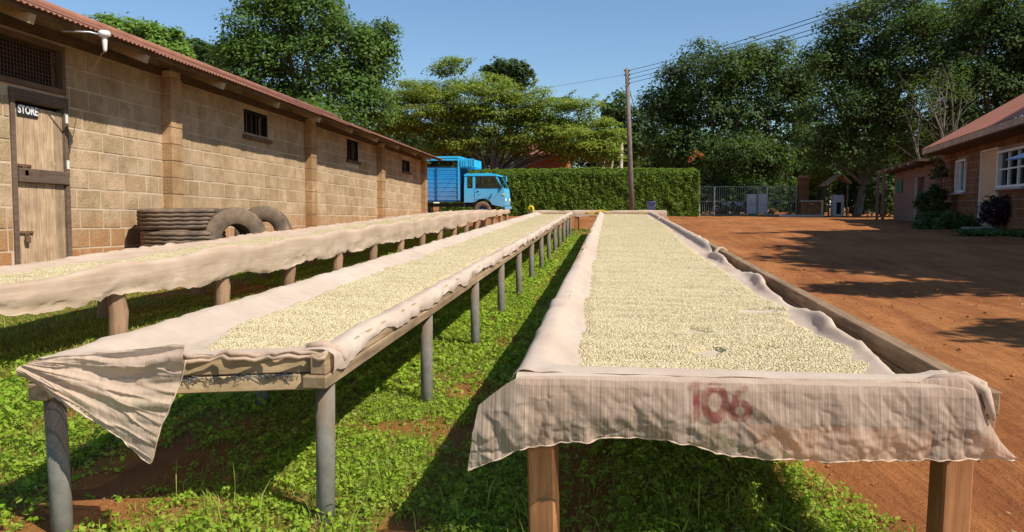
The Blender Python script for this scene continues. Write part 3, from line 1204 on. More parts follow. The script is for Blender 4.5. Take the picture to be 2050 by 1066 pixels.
# --- near right table (T3)
t3r = empty('drying_table', (.36, 2.0, float(gz(2.0))), 'wide wooden drying table on square timber legs, bare rail along the red yard', 'table', 'raised drying tables')
rail_obj('upper_rail', -.213, 2.0, 17.5, .055, TOP - .031, .062, M['rail_grey'], t3r)
rail_obj('upper_rail', .938, 1.965, 17.5, .055, TOP - .031, .062, M['rail_grey'], t3r)
rail_obj('lower_rail', -.213, 2.0, 17.5, .06, TOP - .092, .056, M['rail_grey'], t3r)
rail_obj('lower_rail', .938, 1.985, 17.5, .06, TOP - .092, .056, M['rail_grey'], t3r)
g2 = float(gz(2.03))
for nm, z, h in (('upper_board', TOP - .032, .06), ('lower_board', TOP - .092, .055)):
    MB().beam((-.183, 2.035, g2 + z), (.908, 2.035, g2 + z), .045, h, .004).build(nm, M['cross'], t3r)
    MB().beam((-.183, 17.47, float(gz(17.47)) + z), (.908, 17.47, float(gz(17.47)) + z), .045, h, .004).build(nm, M['cross'], t3r)
lm = leg_mesh('square', TOP - .118 + .12)
leg_set(t3r, lm, (-.185, .915), [2.09], TOP - .120, .03)
leg_set(t3r, lm, (-.195, .925), np.arange(3.4, 17.6, 1.37), TOP - .120, .03)
netting(t3r, -.18, .90, 2.06, 17.4)
for y in np.arange(3.4, 17.4, 1.37):
    MB().beam((-.183, y + .06, float(gz(y)) + TOP - .13), (.908, y + .06, float(gz(y)) + TOP - .13), .04, .05, .003).build('cross_bearer', M['cross'], t3r)

# --- middle table (T2) on pipes
t2r = empty('drying_table', (-1.28, 2.0, float(gz(2.0))), 'narrow drying table on round grey metal pipe legs between two cloth covered tables', 'table', 'raised drying tables')
XL2, XR2, YL2, YR2, YE2 = -1.668, -.885, 1.97, 2.165, 17.2
rail_obj('upper_rail', XL2, YL2, YE2, .052, TOP - .031, .062, M['rail'], t2r)
rail_obj('upper_rail', XR2, YR2, YE2, .052, TOP - .031, .062, M['rail'], t2r)
rail_obj('lower_rail', XL2, YL2, YE2, .06, TOP - .090, .052, M['rail'], t2r)
rail_obj('lower_rail', XR2 - .006, YR2 - .015, YE2, .078, TOP - .083, .040, M['rail'], t2r)
pa, pb = Vector((XL2 + .03, YL2 + .045, 0)), Vector((XR2 - .03, YR2 + .055, 0))
for nm, z, h in (('upper_board', TOP - .030, .060), ('lower_board', TOP - .090, .050)):
    a, b = pa.copy(), pb.copy()
    a.z = b.z = float(gz(2.07)) + z
    MB().beam(a, b, .04, h, .004).build(nm, M['cross'], t2r)
    zz = float(gz(YE2)) + z
    MB().beam((XL2 + .03, YE2 - .04, zz), (XR2 - .03, YE2 - .04, zz), .04, h, .004).build(nm, M['cross'], t2r)
lp2 = leg_mesh('pipe', TOP - .105 + .12)
leg_set(t2r, lp2, (XR2,), [2.235, 3.56] + list(np.arange(4.88, 17.3, 1.22)), TOP - .106, .022)
leg_set(t2r, lp2, (XL2 + .01,), [2.03] + list(np.arange(3.4, 17.3, 1.25)), TOP - .118, .022)
netting(t2r, XL2 + .03, XR2 - .03, 2.25, 17.1)
fz = MB()                                         # frayed netting threads squeezed between the front boards
for i in range(60):
    s = rng.random()
    p = pa.lerp(pb, .45 + .5 * s)
    q = Vector((p.x, p.y - .022, float(gz(2.07)) + TOP - .0625 + rng.normal() * .003))
    fz.tube([q, q + Vector((rng.normal() * .012, -.004 - rng.random() * .008, rng.normal() * .007 - .004)), q + Vector((rng.normal() * .02, -.006, -.012 * rng.random()))], .0011, 4)
fz.build('frayed_netting', M['wire'], t2r)

# --- left table (T1) on round posts
t1r = empty('drying_table', (-3.7, 3.0, float(gz(3.0))), 'drying table on thick round wooden posts along the grass beside the store', 'table', 'raised drying tables')
XA1, XB1, Y01, YE1 = -4.12, -3.36, 2.6, 25.0
rail_obj('upper_rail', XA1, Y01, YE1, .05, TOP - .060, .06, M['rail'], t1r)
rail_obj('upper_rail', XB1, Y01, YE1, .05, TOP - .066, .045, M['rail'], t1r)
rail_obj('lower_rail', XA1, Y01, YE1, .06, TOP - .117, .05, M['rail'], t1r)
rail_obj('lower_rail', XB1, Y01, YE1, .06, TOP - .115, .05, M['rail'], t1r)
lw = leg_mesh('round', TOP - .11 + .15)
leg_set(t1r, lw, (XB1 - .02,), [3.55] + list(np.arange(4.75, 25, 1.42)), TOP - .141, .03)
leg_set(t1r, lw, (XA1 + .03,), [2.9] + list(np.arange(4.2, 25, 1.42)), TOP - .143, .03)
netting(t1r, XA1 + .03, XB1 - .03, Y01, 16.9)
for y in (Y01 + .03, YE1 - .03):
    MB().beam((XA1 + .026, y, float(gz(y)) + TOP - .065), (XB1 - .026, y, float(gz(y)) + TOP - .065), .04, .05, .004).build('end_board', M['cross'], t1r)

# --- far cross table (T4)
YC = 19.6
gC = float(gz(YC))
XC0, XC1 = -2.05, 1.42
t4r = empty('drying_table', ((XC0 + XC1) / 2, YC, gC), 'drying table set crosswise beyond the ends of the long tables', 'table', 'raised drying tables')
for y in (YC, YC + 1.0):
    for nm, z, h in (('upper_rail', TOP - .03, .06), ('lower_rail', TOP - .095, .06)):
        MB().beam((XC0, y, gC + z), (XC1, y, gC + z), .05, h, .004).build(nm, M['cross'], t4r)
for x in (XC0 + .03, XC1 - .03):
    MB().beam((x, YC + .03, gC + TOP - .03), (x, YC + .97, gC + TOP - .03), .05, .06, .004).build('end_board', M['rail'], t4r)
lq = leg_mesh('square', TOP - .125 + .1)
pl4 = parent_loc(t4r)
for y in (YC, YC + 1.0):
    for x in np.linspace(XC0 + .08, XC1 - .06, 4):
        o = bpy.data.objects.new('leg', lq); col.objects.link(o); o.parent = t4r
        o.location = Vector((x, y, gC + TOP - .126)) - pl4


# ------------------------------------------------------------------ cloths
def resample(ctrl, n):
    """ctrl: (rows, k, 2) control points of the cross-section -> (rows, n, 2), by relative arc length"""
    ctrl = np.asarray(ctrl, float)
    seg = np.linalg.norm(np.diff(ctrl, axis=1), axis=2)
    cum = np.concatenate([np.zeros((len(ctrl), 1)), np.cumsum(seg, 1)], 1)
    out = np.zeros((len(ctrl), n, 2))
    for i in range(len(ctrl)):
        s = np.linspace(0, cum[i, -1], n)
        out[i, :, 0] = np.interp(s, cum[i], ctrl[i, :, 0])
        out[i, :, 1] = np.interp(s, cum[i], ctrl[i, :, 1])
    k = np.array([.25, .5, .25])
    for _ in range(2):
        o2 = out.copy()
        o2[:, 1:-1] = out[:, :-2] * .25 + out[:, 1:-1] * .5 + out[:, 2:] * .25
        out = o2
    return out


def tray_cloth(name, ctrl, ys, n, mat, wr=.006, yfun=None, seed=1, thick=True):
    """ctrl rows follow ys; heights are relative to the yard"""
    R = resample(ctrl, n)
    Y = np.repeat(np.asarray(ys)[:, None], n, 1)
    X, Z = R[:, :, 0], R[:, :, 1]
    if yfun is not None: Y = yfun(X, Y)
    s = np.linspace(0, 1, n)[None, :] * (R[:, :, 0].max() - R[:, :, 0].min())
    w = fbm(s * 7 + Y * 1.5, Y * 5, seed, 4) * wr + fbm(s * 25, Y * 9, seed + 5, 2) * wr * .35
    edge = np.minimum(np.arange(n), np.arange(n)[::-1])[None, :] / (n * .16)
    rd = np.clip(.32 - np.abs(fbm(s * 9 + Y * 2.2, Y * 4.5 - s * 3, seed + 40, 3)), 0, 1) / .32
    w = (w + rd ** 2 * wr * .7) * (.35 + 1.0 * np.clip(1 - edge, 0, 1))
    Zw = Z + gz(Y) + np.abs(w)
    Xw = X + w * .4
    v = np.stack([Xw, Y, Zw], -1).reshape(-1, 3)
    return fast_mesh(name, v, grid_faces(len(ys), n), mat, smooth=True)


def sm(a, b, x):
    t = np.clip((x - a) / (b - a), 0, 1)
    return t * t * (3 - 2 * t)


# T3 cloth
ys3 = np.concatenate([np.linspace(2.005, 2.3, 16), np.linspace(2.33, 9, 200), np.linspace(9.05, 17.42, 130)])
c3 = []
for y in ys3:
    a = sm(4.2, 6.5, y)                       # far along, the cloth slips inside and shows the left rail
    f = 1 - sm(2.06, 2.35, y)                 # near the front board it rises to go over it
    nz = float(fbm(y * 2.3, 1.7, 61, 3)); nz2 = float(fbm(y * 3.1, 7.7, 62, 3))
    lift = BED + .004 + f * (TOP - BED + .002)
    hx = -.258 * (1 - a) + (-.215 + .02 * nz) * a
    lx = [(hx - .008 + .006 * nz, TOP - .045 + .02 * nz + .05 * a), (hx, TOP - .01 + .012 * a), (-.238 * (1 - a) - .20 * a, TOP + .004 + .012 * max(nz, 0)), (-.185, TOP + .004 + .010 * nz2 * a), (-.145, max(TOP - .035, lift)), (-.10 + .02 * nz, max(BED + .010, lift)), (-.02, lift)]
    b = sm(6.3, 7.6, y)                       # beyond the fold it lies over the right rail
    ex = .845 + .022 * math.sin(y * 2.9) + .018 * nz2 - .045 * sm(3.6, 2.3, y)
    ez = BED + .040 + .018 * math.sin(y * 4.3 + 1) + .012 * nz
    ex = ex * (1 - b) + .905 * b
    rx = [(.60, lift), (.76 - .05 * (1 - b), lift), ((ex - .03), max(BED + .018, lift) * (1 - b) + (BED + .01) * b), (ex, ez * (1 - b) + (TOP - .002) * b),
          (ex + .008 + .03 * b, (ez + .010) * (1 - b) + (TOP + .006 + .005 * nz) * b), (ex + .026 + .03 * b, (ez - .004) * (1 - b) + (TOP + .004) * b), (ex + .036 + .034 * b, (ez - .03) * (1 - b) + (TOP - .03 + .015 * nz) * b)]
    if f > .5:
        rx = [(.60, lift), (.72, lift), (.80, lift), (.84, lift + .004), (.87, lift + .008), (.90, lift + .010), (.915, lift)]
    c3.append(lx + rx)
cl3 = tray_cloth('drying_cloth', c3, ys3, 90, M['cloth'], .006, seed=101)
cl3.name = 'tray_cloth'
root3 = empty('drying_cloth', (.36, 2.0, float(gz(2)) + TOP), 'thin pinkish cloth lining the wide table, its front flap stencilled 106 in red', 'cloth')


def adopt(o, root):
    o.parent = root
    o.location = Vector(o.location) - Vector(root.location)


adopt(cl3, root3)


def px_curve(pts, Y, n, s):
    """polyline of photograph pixels on the plane Y -> points at parameters s"""
    P = np.array([atY(p[0], p[1], Y + (p[2] if len(p) > 2 else 0)) for p in pts])
    prm = np.array([p[3] if len(p) > 3 else i for i, p in enumerate(pts)], float)
    d = np.concatenate([[0], np.cumsum(np.abs(np.diff(P[:, 0])) + .02 * np.linalg.norm(np.diff(P, axis=0), axis=1))])
    d /= d[-1]
    return np.stack([np.interp(s, d, P[:, k]) for k in range(3)], 1), d


def flap(name, top, bot, Y, nu, nv, mat, amp, seed, folds=9, bow=.02, paint=None, radial=False):
    s = np.linspace(0, 1, nu)
    T, _ = px_curve(top, Y, nu, s)
    B, _ = px_curve(bot, Y, nu, s)
    # parameter by x so that columns hang straight
    t = np.linspace(0, 1, nv)[None, :, None]
    P = T[:, None, :] * (1 - t) + B[:, None, :] * t
    q = np.linspace(0, 1, nv)[None, :]
    sx = np.repeat(P[:, :1, 0], nv, 1)
    zz = P[:, :, 2]
    w = fbm(sx * folds + zz * 2, zz * 6, seed, 4) * amp * (q ** .7) + fbm(sx * 30, zz * 30, seed + 3, 3) * amp * .25 * q
    rd = np.clip(.30 - np.abs(fbm(sx * 9 + zz * 7, zz * 11 - sx * 3, seed + 40, 3)), 0, 1) / .30
    w = w + rd ** 2 * amp * .20 * q ** .5 * (.4 + .6 * np.clip(vnoise(sx * 4, zz * 5, seed + 77) + .4, 0, 1))
    w = w + amp * .3 * np.sin(sx * folds * 3.3 + 3 * fbm(sx * 3, zz * 3, seed + 9, 2)) * q
    if radial:                      # long creases that fan out from the pinned corner
        O = T[0]
        dx, dzz = P[:, :, 0] - O[0] + .03, O[2] - P[:, :, 2] + .012
        an, ra_ = np.arctan2(dzz, dx), np.hypot(dx, dzz)
        f1 = fbm(an * 9 + .6 * vnoise(ra_ * 6, an * 3, seed + 8), ra_ * 2.2, seed + 2, 3)
        f2 = np.clip(.25 - np.abs(fbm(an * 15, ra_ * 4, seed + 6, 2)), 0, 1) / .25
        w = (f1 * amp * .75 + f2 ** 2 * amp * .28 + fbm(sx * 30, zz * 30, seed + 3, 3) * amp * .10) * np.clip(ra_ / .12, .15, 1)
        w = w - w.min()
    P[:, :, 1] += -np.abs(w) * 1.0 - bow * np.sin(q * math.pi * .9)
    P[:, :, 0] += w * .3
    # ragged hem
    P[:, -3:, 2] += (.004 * vnoise(sx[:, -3:] * 60, zz[:, -3:] * 0, seed + 4))
    at = {'paint': paint(P)} if paint else None
    o = fast_mesh(name, P.reshape(-1, 3), grid_faces(nu, nv), mat, smooth=True, attrs=at)
    hem = MB()
    hem.tube([tuple(p) for p in P[::3, -1, :]], [.0019 + .0008 * math.sin(i * 1.7) for i in range(len(P[::3]))], 5)
    return o, hem


def paint106(P):
    """stencilled digits as a mask in photograph pixels' metric place on the flap"""
    a, b = atY(1378, 765, 1.96), atY(1500, 842, 1.96)
    u = (P[:, :, 0] - a[0]) / (b[0] - a[0])
    v = (a[2] - P[:, :, 2]) / (a[2] - b[2])
    asp = (b[0] - a[0]) / (a[2] - b[2])
    u = u * asp

    def seg(x0, y0, x1, y1, r):
        x0, x1 = x0 * asp, x1 * asp
        dx, dy = x1 - x0, y1 - y0
        t = np.clip(((u - x0) * dx + (v - y0) * dy) / (dx * dx + dy * dy + 1e-9), 0, 1)
        return np.clip((r - np.hypot(u - x0 - t * dx, v - y0 - t * dy)) / .03 + .5, 0, 1)

    def ell(cx, cy, rx, ry, r):
        cx *= asp; rx *= asp
        k = np.hypot((u - cx) / rx, (v - cy) / ry)
        return np.clip((r - np.abs(k - 1) * min(rx, ry)) / .03 + .5, 0, 1)
    m = seg(.13, .06, .13, .93, .10)
    m = np.maximum(m, seg(.02, .17, .12, .06, .06))
    d0 = ell(.43, .52, .165, .40, .10) * (np.abs(v - .10) > .035)
    m = np.maximum(m, d0)
    m = np.maximum(m, ell(.83, .72, .145, .215, .10))
    m = np.maximum(m, seg(.71, .72, .76, .35, .08))
    m = np.maximum(m, seg(.79, .26, .92, .12, .075))
    m = m * (np.abs(u / asp - .845) > .012) + 0
    wearn = fbm(P[:, :, 0] * 40, P[:, :, 2] * 40, 71, 3)
    return np.clip(m * (.82 + .4 * wearn), 0, 1)


top3 = [(958, 812, -.0), (985, 790), (1015, 768), (1042, 753), (1120, 752), (1330, 755), (1600, 758), (1800, 760), (1880, 757), (1925, 755), (1948, 772), (1962, 800), (1976, 838), (2000, 880), (2026, 911)]
bot3 = [(936, 943), (965, 930), (1000, 915), (1042, 897), (1120, 886), (1190, 879), (1265, 876), (1335, 877), (1375, 886), (1415, 899), (1470, 914), (1530, 917), (1620, 922), (1720, 920), (1800, 921), (1860, 918), (1920, 919), (1950, 918), (1975, 917), (2000, 916), (2026, 913)]
fl3, hem3 = flap('front_flap', top3, bot3, 1.965, 420, 64, M['cloth_front'], .022, 301, 8, .012, paint106)
adopt(fl3, root3)
hem3.build('hem', M['hem'], root3, True)
# the cloth where it passes over the front board, joining tray and flap
xs_ = np.linspace(-.245, .915, 160)
zt = float(gz(2.0)) + TOP
prof = [(2.012, .003), (1.995, .006), (1.98, .003), (1.968, -.006), (1.962, -.02)]
P = np.array([[(x + .004 * vnoise(x * 20, y * 30, 3), y, zt + z + .004 * abs(float(vnoise(x * 9, 2.0, 5)))) for (y, z) in prof] for x in xs_])
ro3 = fast_mesh('front_roll', P.reshape(-1, 3), grid_faces(len(xs_), len(prof)), M['cloth'], smooth=True)
adopt(ro3, root3)
# twisted bunch of cloth at the right front corner
bz = float(gz(2.0)) + TOP
bunch = MB()
bunch.tube([(.80, 2.02, bz + .004), (.83, 2.005, bz + .016), (.87, 1.99, bz + .022), (.905, 1.985, bz + .016), (.93, 1.965, bz - .002), (.935, 1.955, bz - .03), (.945, 1.95, bz - .07)], [.006, .014, .017, .016, .013, .010, .006], 8)
bunch.tube([(.82, 2.06, bz - .02), (.86, 2.04, bz + .012), (.90, 2.015, bz + .025), (.928, 1.975, bz + .012), (.93, 1.955, bz - .02)], [.006, .012, .014, .012, .006], 8)
bunch.build('corner_bunch', M['cloth_flap'], root3, True)
# cloth ties looped over the right rail
for (px, py) in ((1412, 500), (1320, 436)):
    q = atG(px, py, TOP)
    tb = MB()
    yy = float(q[1]); g_ = float(gz(yy))
    tb.tube([(.86, yy - .05, g_ + BED + .02), (.885, yy - .04, g_ + TOP - .01), (.912, yy, g_ + TOP + .012), (.94, yy, g_ + TOP + .012), (.972, yy + .01, g_ + TOP - .005), (.975, yy + .01, g_ + TOP - .06)], [.012, .016, .016, .014, .012, .008], 7)
    tb.build('cloth_tie', M['cloth_flap'], root3, True)

# T2 cloth
ys2 = np.concatenate([np.linspace(0, .3, 18), np.linspace(.32, 7, 210), np.linspace(7.05, 15.0, 120)])


def y2(x, v):
    yf = YL2 + (YR2 - YL2) * np.clip((x - XL2) / (XR2 - XL2), 0, 1) + .03
    return yf + v * (YE2 - yf) / 15.0


c2_ = []
for v in ys2:
    f = 1 - sm(.03, .35, v)
    nz = float(fbm(v * 2.3, 3.7, 161, 3)); nz2 = float(fbm(v * 3.4, 5.7, 162, 3)); nz3 = float(fbm(v * 5.5, 9.7, 163, 3))
    lift = BED + .004 + f * (TOP - BED)
    hang = TOP - .050 - .016 * nz3 - .016 * nz
    c2_.append([(XL2 - .034, TOP - .04 + .02 * nz), (XL2 - .030, TOP - .005), (XL2 - .018, TOP + .005), (XL2 + .026, TOP + .003), (XL2 + .10, max(BED + .035, lift)), (XL2 + .17, max(BED + .010, lift)), (XL2 + .24, lift),
                (XR2 - .24, lift), (XR2 - .15, max(BED + .008, lift)), (XR2 - .07, max(BED + .030, lift)), (XR2 - .028, TOP + .004 + .008 * abs(nz)), (XR2 + .018, TOP + .006 + .008 * abs(nz2)), (XR2 + .034 + .006 * nz, TOP - .008), (XR2 + .040 + .012 * nz3, (TOP + hang) / 2), (XR2 + .034 + .014 * abs(nz3), hang)])
root2 = empty('drying_cloth', (-1.28, 2.0, float(gz(2)) + TOP), 'pale pinkish cloth lining the pipe legged table, one corner hanging to a point', 'cloth')
cl2 = tray_cloth('tray_cloth', c2_, ys2, 96, M['cloth'], .009, y2, 201)
adopt(cl2, root2)
top2 = [(44, 731, -.03), (110, 712, -.015), (200, 703), (300, 694), (352, 686), (375, 688)]
bot2 = [(44, 748, -.03), (70, 758), (95, 774), (150, 808), (205, 842), (250, 872), (285, 903), (300, 920), (309, 921), (318, 895), (330, 848), (345, 815), (358, 778), (368, 748), (377, 720)]
fl2, hem2 = flap('corner_flap', top2, bot2, 1.965, 220, 110, M['cloth_flap'], .019, 411, 11, .012, radial=True)
adopt(fl2, root2)
hem2.build('hem', M['hem'], root2, True)
# rolled front edge of the cloth along the top of the front board
rl = MB()
pts = []
for i in range(40):
    t_ = i / 39
    p = Vector((XL2 - .01, YL2 + .01, 0)).lerp(Vector((XR2 + .03, YR2 + .03, 0)), t_)
    pts.append((p.x, p.y + .01 * math.sin(i * 1.1), float(gz(2.05)) + TOP + .007 + .005 * math.sin(i * .8) + .004 * math.sin(i * 2.1)))
rl.tube(pts[8:], [.0075 + .003 * math.sin(i * 1.3) + .0025 * math.sin(i * .5) for i in range(8, 40)], 8)
rl.tube([(p[0], p[1] - .022 + .008 * math.sin(i * .9), p[2] - .010) for i, p in enumerate(pts[14:], 0)], [.004 + .003 * abs(math.sin(i * .7)) for i in range(26)], 7)
rl.build('front_roll', M['cloth_flap'], root2, True)
kn = MB()
kp = Vector((XR2, YR2 + .05, float(gz(2.1)) + TOP))
kn.tube([kp + Vector((-.06, .02, .015)), kp + Vector((-.01, .03, .02)), kp + Vector((.035, .04, .0)), kp + Vector((.045, .06, -.03)), kp + Vector((.036, .12, -.045))], [.008, .013, .015, .012, .004], 8)
kn.build('corner_bunch', M['cloth_flap'], root2, True)

# T1 cloth: hangs down the side that faces the yard
ys1 = np.concatenate([np.linspace(Y01, 12, 330), np.linspace(12.05, YE1, 180)])
c1_ = []
hem_px = [(0, 636), (60, 628), (110, 616), (190, 603), (262, 590), (330, 582), (400, 576), (480, 554), (560, 541), (640, 521), (700, 509), (760, 500), (812, 487), (850, 471), (905, 461), (940, 447), (1000, 432), (1040, 424)]
hp = np.array([atX(x, y, XB1 + .05) for x, y in hem_px])
hz_ = hp[:, 2] - gz(hp[:, 1])
for y in ys1:
    nz = float(fbm(y * 1.7, 3.3, 261, 3)); nz2 = float(fbm(y * 2.9, 8.3, 262, 3))
    hz = float(np.interp(y, hp[:, 1], hz_)) + .008 * nz2
    hz = min(max(hz, TOP - .30), TOP - .09)
    sag = .016 * math.cos(2 * math.pi * (y - 4.75) / 1.42) + .012 * nz
    hz += .014 * math.cos(2 * math.pi * (y - 4.9) / 1.42) + .016 * nz
    tp_ = TOP - .004 + sag
    c1_.append([(XA1 - .04, TOP - .07), (XA1 - .032, TOP - .02), (XA1 - .01, TOP - .010 + .012 * nz), (XA1 + .03, TOP - .012), (XA1 + .12, BED + .022), (XA1 + .2, BED), (-3.74, BED - .006), (XB1 - .2, BED), (XB1 - .12, BED + .018), (XB1 - .05, tp_ - .012), (XB1 + .008, tp_ + .006), (XB1 + .038, tp_ - .010), (XB1 + .048 + .008 * nz, tp_ - .05), (XB1 + .054 + .012 * nz2, (tp_ + hz) / 2), (XB1 + .054 + .012 * nz, hz + .03), (XB1 + .052 + .016 * nz2, hz)])
root1 = empty('drying_cloth', (-3.7, 3.0, float(gz(3)) + TOP), 'tan cloth hanging long down the side of the table on round posts', 'cloth')
cl1 = tray_cloth('tray_cloth', c1_, ys1, 96, M['cloth_tan'], .016, None, 301)
adopt(cl1, root1)

# T4 cloth
xs4 = np.linspace(XC0 - .03, XC1 + .03, 90)
P4 = []
pr4 = [(-.045, -.155), (-.042, -.08), (-.035, -.01), (-.01, .008), (.03, .004), (.12, -.04), (.5, -.055), (.9, -.04), (.98, .004), (1.02, .006), (1.04, -.06)]
for x in xs4:
    row = []
    n1_ = float(fbm(x * 2.2, 1.1, 361, 3)); n2_ = float(fbm(x * 4, 6.1, 362, 3))
    for k, (dy, dz) in enumerate(pr4):
        row.append((x, YC + dy - .012 * n2_ * (k < 2), gC + TOP + dz + (.04 * n1_ if k == 0 else .01 * n2_)))
    P4.append(row)
root4 = empty('drying_cloth', ((XC0 + XC1) / 2, YC, gC + TOP), 'tan cloth draped along the front of the crosswise table by the hedge', 'cloth')
P4 = np.array(P4)
c4 = fast_mesh('tray_cloth', P4.reshape(-1, 3), grid_faces(len(xs4), len(pr4)), M['cloth_tan'], smooth=True)
adopt(c4, root4)
ef = np.array([[(XC1 + .03 + .03 * q + .02 * vnoise(s * 4, q * 3, 9), YC - .04 + s * .5, gC + TOP + .004 - q * (.26 - .20 * s)) for q in np.linspace(0, 1, 8)] for s in np.linspace(0, 1, 14)])
e4 = fast_mesh('end_flap', ef.reshape(-1, 3), grid_faces(14, 8), M['cloth_tan'], smooth=True)
adopt(e4, root4)


# ------------------------------------------------------------------ parchment coffee beans
def bean_group():
    ng = bpy.data.node_groups.new('scatter_beans', 'GeometryNodeTree')
    ng.interface.new_socket('Geometry', in_out='INPUT', socket_type='NodeSocketGeometry')
    ng.interface.new_socket('Geometry', in_out='OUTPUT', socket_type='NodeSocketGeometry')
    N, Lk = ng.nodes, ng.links
    gi, go = N.new('NodeGroupInput'), N.new('NodeGroupOutput')
    at = N.new('GeometryNodeInputNamedAttribute'); at.data_type = 'FLOAT'; at.inputs[0].default_value = 'dens'
    ds = N.new('GeometryNodeDistributePointsOnFaces'); ds.distribute_method = 'RANDOM'
    Lk.new(gi.outputs[0], ds.inputs['Mesh'])
    Lk.new(at.outputs[0], ds.inputs['Density'])
    ds.inputs['Seed'].default_value = 3
    ico = N.new('GeometryNodeMeshIcoSphere'); ico.inputs['Radius'].default_value = 1; ico.inputs['Subdivisions'].default_value = 1
    tr = N.new('GeometryNodeTransform'); tr.inputs['Scale'].default_value = (.0054, .0040, .0030)
    Lk.new(ico.outputs['Mesh'], tr.inputs['Geometry'])
    ss = N.new('GeometryNodeSetShadeSmooth')
    Lk.new(tr.outputs[0], ss.inputs[0])
    sm_ = N.new('GeometryNodeSetMaterial'); sm_.inputs['Material'].default_value = M['bean']
    Lk.new(ss.outputs[0], sm_.inputs[0])
    ip = N.new('GeometryNodeInstanceOnPoints')
    Lk.new(ds.outputs['Points'], ip.inputs['Points'])
    Lk.new(sm_.outputs[0], ip.inputs['Instance'])
    rv = N.new('FunctionNodeRandomValue'); rv.data_type = 'FLOAT_VECTOR'
    rv.inputs[0].default_value = (-.75, -.75, 0); rv.inputs[1].default_value = (.75, .75, 6.28)
    Lk.new(rv.outputs[0], ip.inputs['Rotation'])
    rs = N.new('FunctionNodeRandomValue'); rs.data_type = 'FLOAT'
    rs.inputs[2].default_value = .62; rs.inputs[3].default_value = 1.25
    Lk.new(rs.outputs[1], ip.inputs['Scale'])
    jg = N.new('GeometryNodeJoinGeometry')
    Lk.new(gi.outputs[0], jg.inputs[0])
    Lk.new(ip.outputs[0], jg.inputs[0])
    Lk.new(jg.outputs[0], go.inputs[0])
    return ng


BG = bean_group()


def bean_bed(name, label, xl, xr, ys, n, thick, bare, yfun=None, dens=19000, seed=1, base=BED, ripple=1.0):
    """a thin raked layer; bare(x,y) > 0 is left without beans"""
    ys = np.asarray(ys)
    s = np.linspace(0, 1, n)
    A, B = xl(ys)[:, None], xr(ys)[:, None]
    X = A + (B - A) * s[None, :]
    Y = np.repeat(ys[:, None], n, 1)
    Yw = yfun(X, Y) if yfun else Y
    e = np.minimum(X - A, B - X)
    tp = np.clip(e / .05, 0, 1) ** .6
    h = thick * (1 + .40 * ripple * fbm(X * 3.2, Yw * 9, seed, 3) + .22 * ripple * np.sin(Yw * 34 + 3 * fbm(X * 2, Yw * 2, seed + 6, 2))) * tp
    b = bare(X, Yw)
    h = h * (1 - np.clip(b * 1.5, 0, 1)) - .012 * np.clip((b - .5) * 3, 0, 1)
    Z = base + .004 + h + gz(Yw)
    d = np.where(Yw < 7, dens, np.where(Yw < 11, dens * .6, dens * .3)) * np.where(b < .64, np.where(b > .45, .7, 1), .10)
    # loose beans thin out at the margins of the layer
    v = np.stack([X, Yw, Z], -1).reshape(-1, 3)
    f = grid_faces(len(ys), n)
    o = fast_mesh(name, v, f, M['bean_bed'], smooth=True, attrs={'dens': d.ravel()})
    md = o.modifiers.new('beans', 'NODES')
    md.node_group = BG
    tag(o, label, 'coffee beans', kind='stuff')
    return o


pR = [atG(x, y, BED + .02) for x, y in ((1790, 748), (1730, 700), (1600, 650), (1590, 615), (1520, 590), (1480, 555), (1410, 515), (1375, 490), (1340, 455), (1296, 432))]
pRy, pRx = np.array([p[1] for p in pR]), np.array([p[0] for p in pR])
o_ = np.argsort(pRy); pRy, pRx = pRy[o_], pRx[o_]
ysb = np.concatenate([np.linspace(2.075, 7, 330), np.linspace(7.03, 17.35, 260)])
bares = [(atG(1395, 672, BED), .040, .050), (atG(1420, 712, BED), .038, .045), (atG(1515, 628, BED), .075, .055), (atG(1555, 706, BED), .075, .028)]


def bare3(X, Y):
    r = np.zeros_like(X)
    for c, a, b in bares:
        k = ((X - c[0]) / a) ** 2 + ((Y - c[1]) / b) ** 2 + .9 * fbm(X * 16, Y * 16, 5, 3)
        r = np.maximum(r, np.clip((2.6 - k) / 2.3, 0, 1))
    return r


bean_bed('coffee_beans', 'pale parchment coffee beans spread over the wide table beside the red yard',
         lambda y: -.105 - .035 * sm(2.4, 5, y) + .018 * fbm(y * 3, y * 0, 7, 3), lambda y: np.clip(np.interp(y, pRy, pRx), .6, .865) + .018 * fbm(y * 4, y * 0 + 3, 8, 3), ysb, 170, .016, bare3, seed=51)
ysb2 = np.concatenate([np.linspace(.02, 5, 300), np.linspace(5.03, 14.85, 220)])
bean_bed('coffee_beans', 'pale parchment coffee beans spread on the pipe legged table in the middle',
         lambda v: XL2 + .14 + .16 * sm(1.0, 0, v) + .03 * fbm(v * 2.6, v * 0, 17, 3) - .05 * sm(1, 6, v), lambda v: XR2 - .105 + .018 * fbm(v * 3.6, v * 0 + 2, 18, 3), ysb2, 110, .018, lambda X, Y: np.clip(fbm(X * 5, Y * 10, 98, 3) * 1.5 - 1.5, 0, .4), y2, seed=61)
ysb1 = np.concatenate([np.linspace(2.8, 12, 300), np.linspace(12.05, 17, 60)])
bean_bed('coffee_beans', 'thin strip of pale coffee beans on the table beside the store',
         lambda y: XA1 + .16 + .05 * fbm(y * 2, y * 0, 27, 3), lambda y: XB1 - .14 + .04 * fbm(y * 2.2, y * 0 + 2, 28, 3), ysb1, 60, .030, lambda X, Y: np.clip(fbm(X * 2, Y * .9, 108, 3) * 1.3 - .08, 0, 1), base=BED - .008, seed=71, dens=11000)

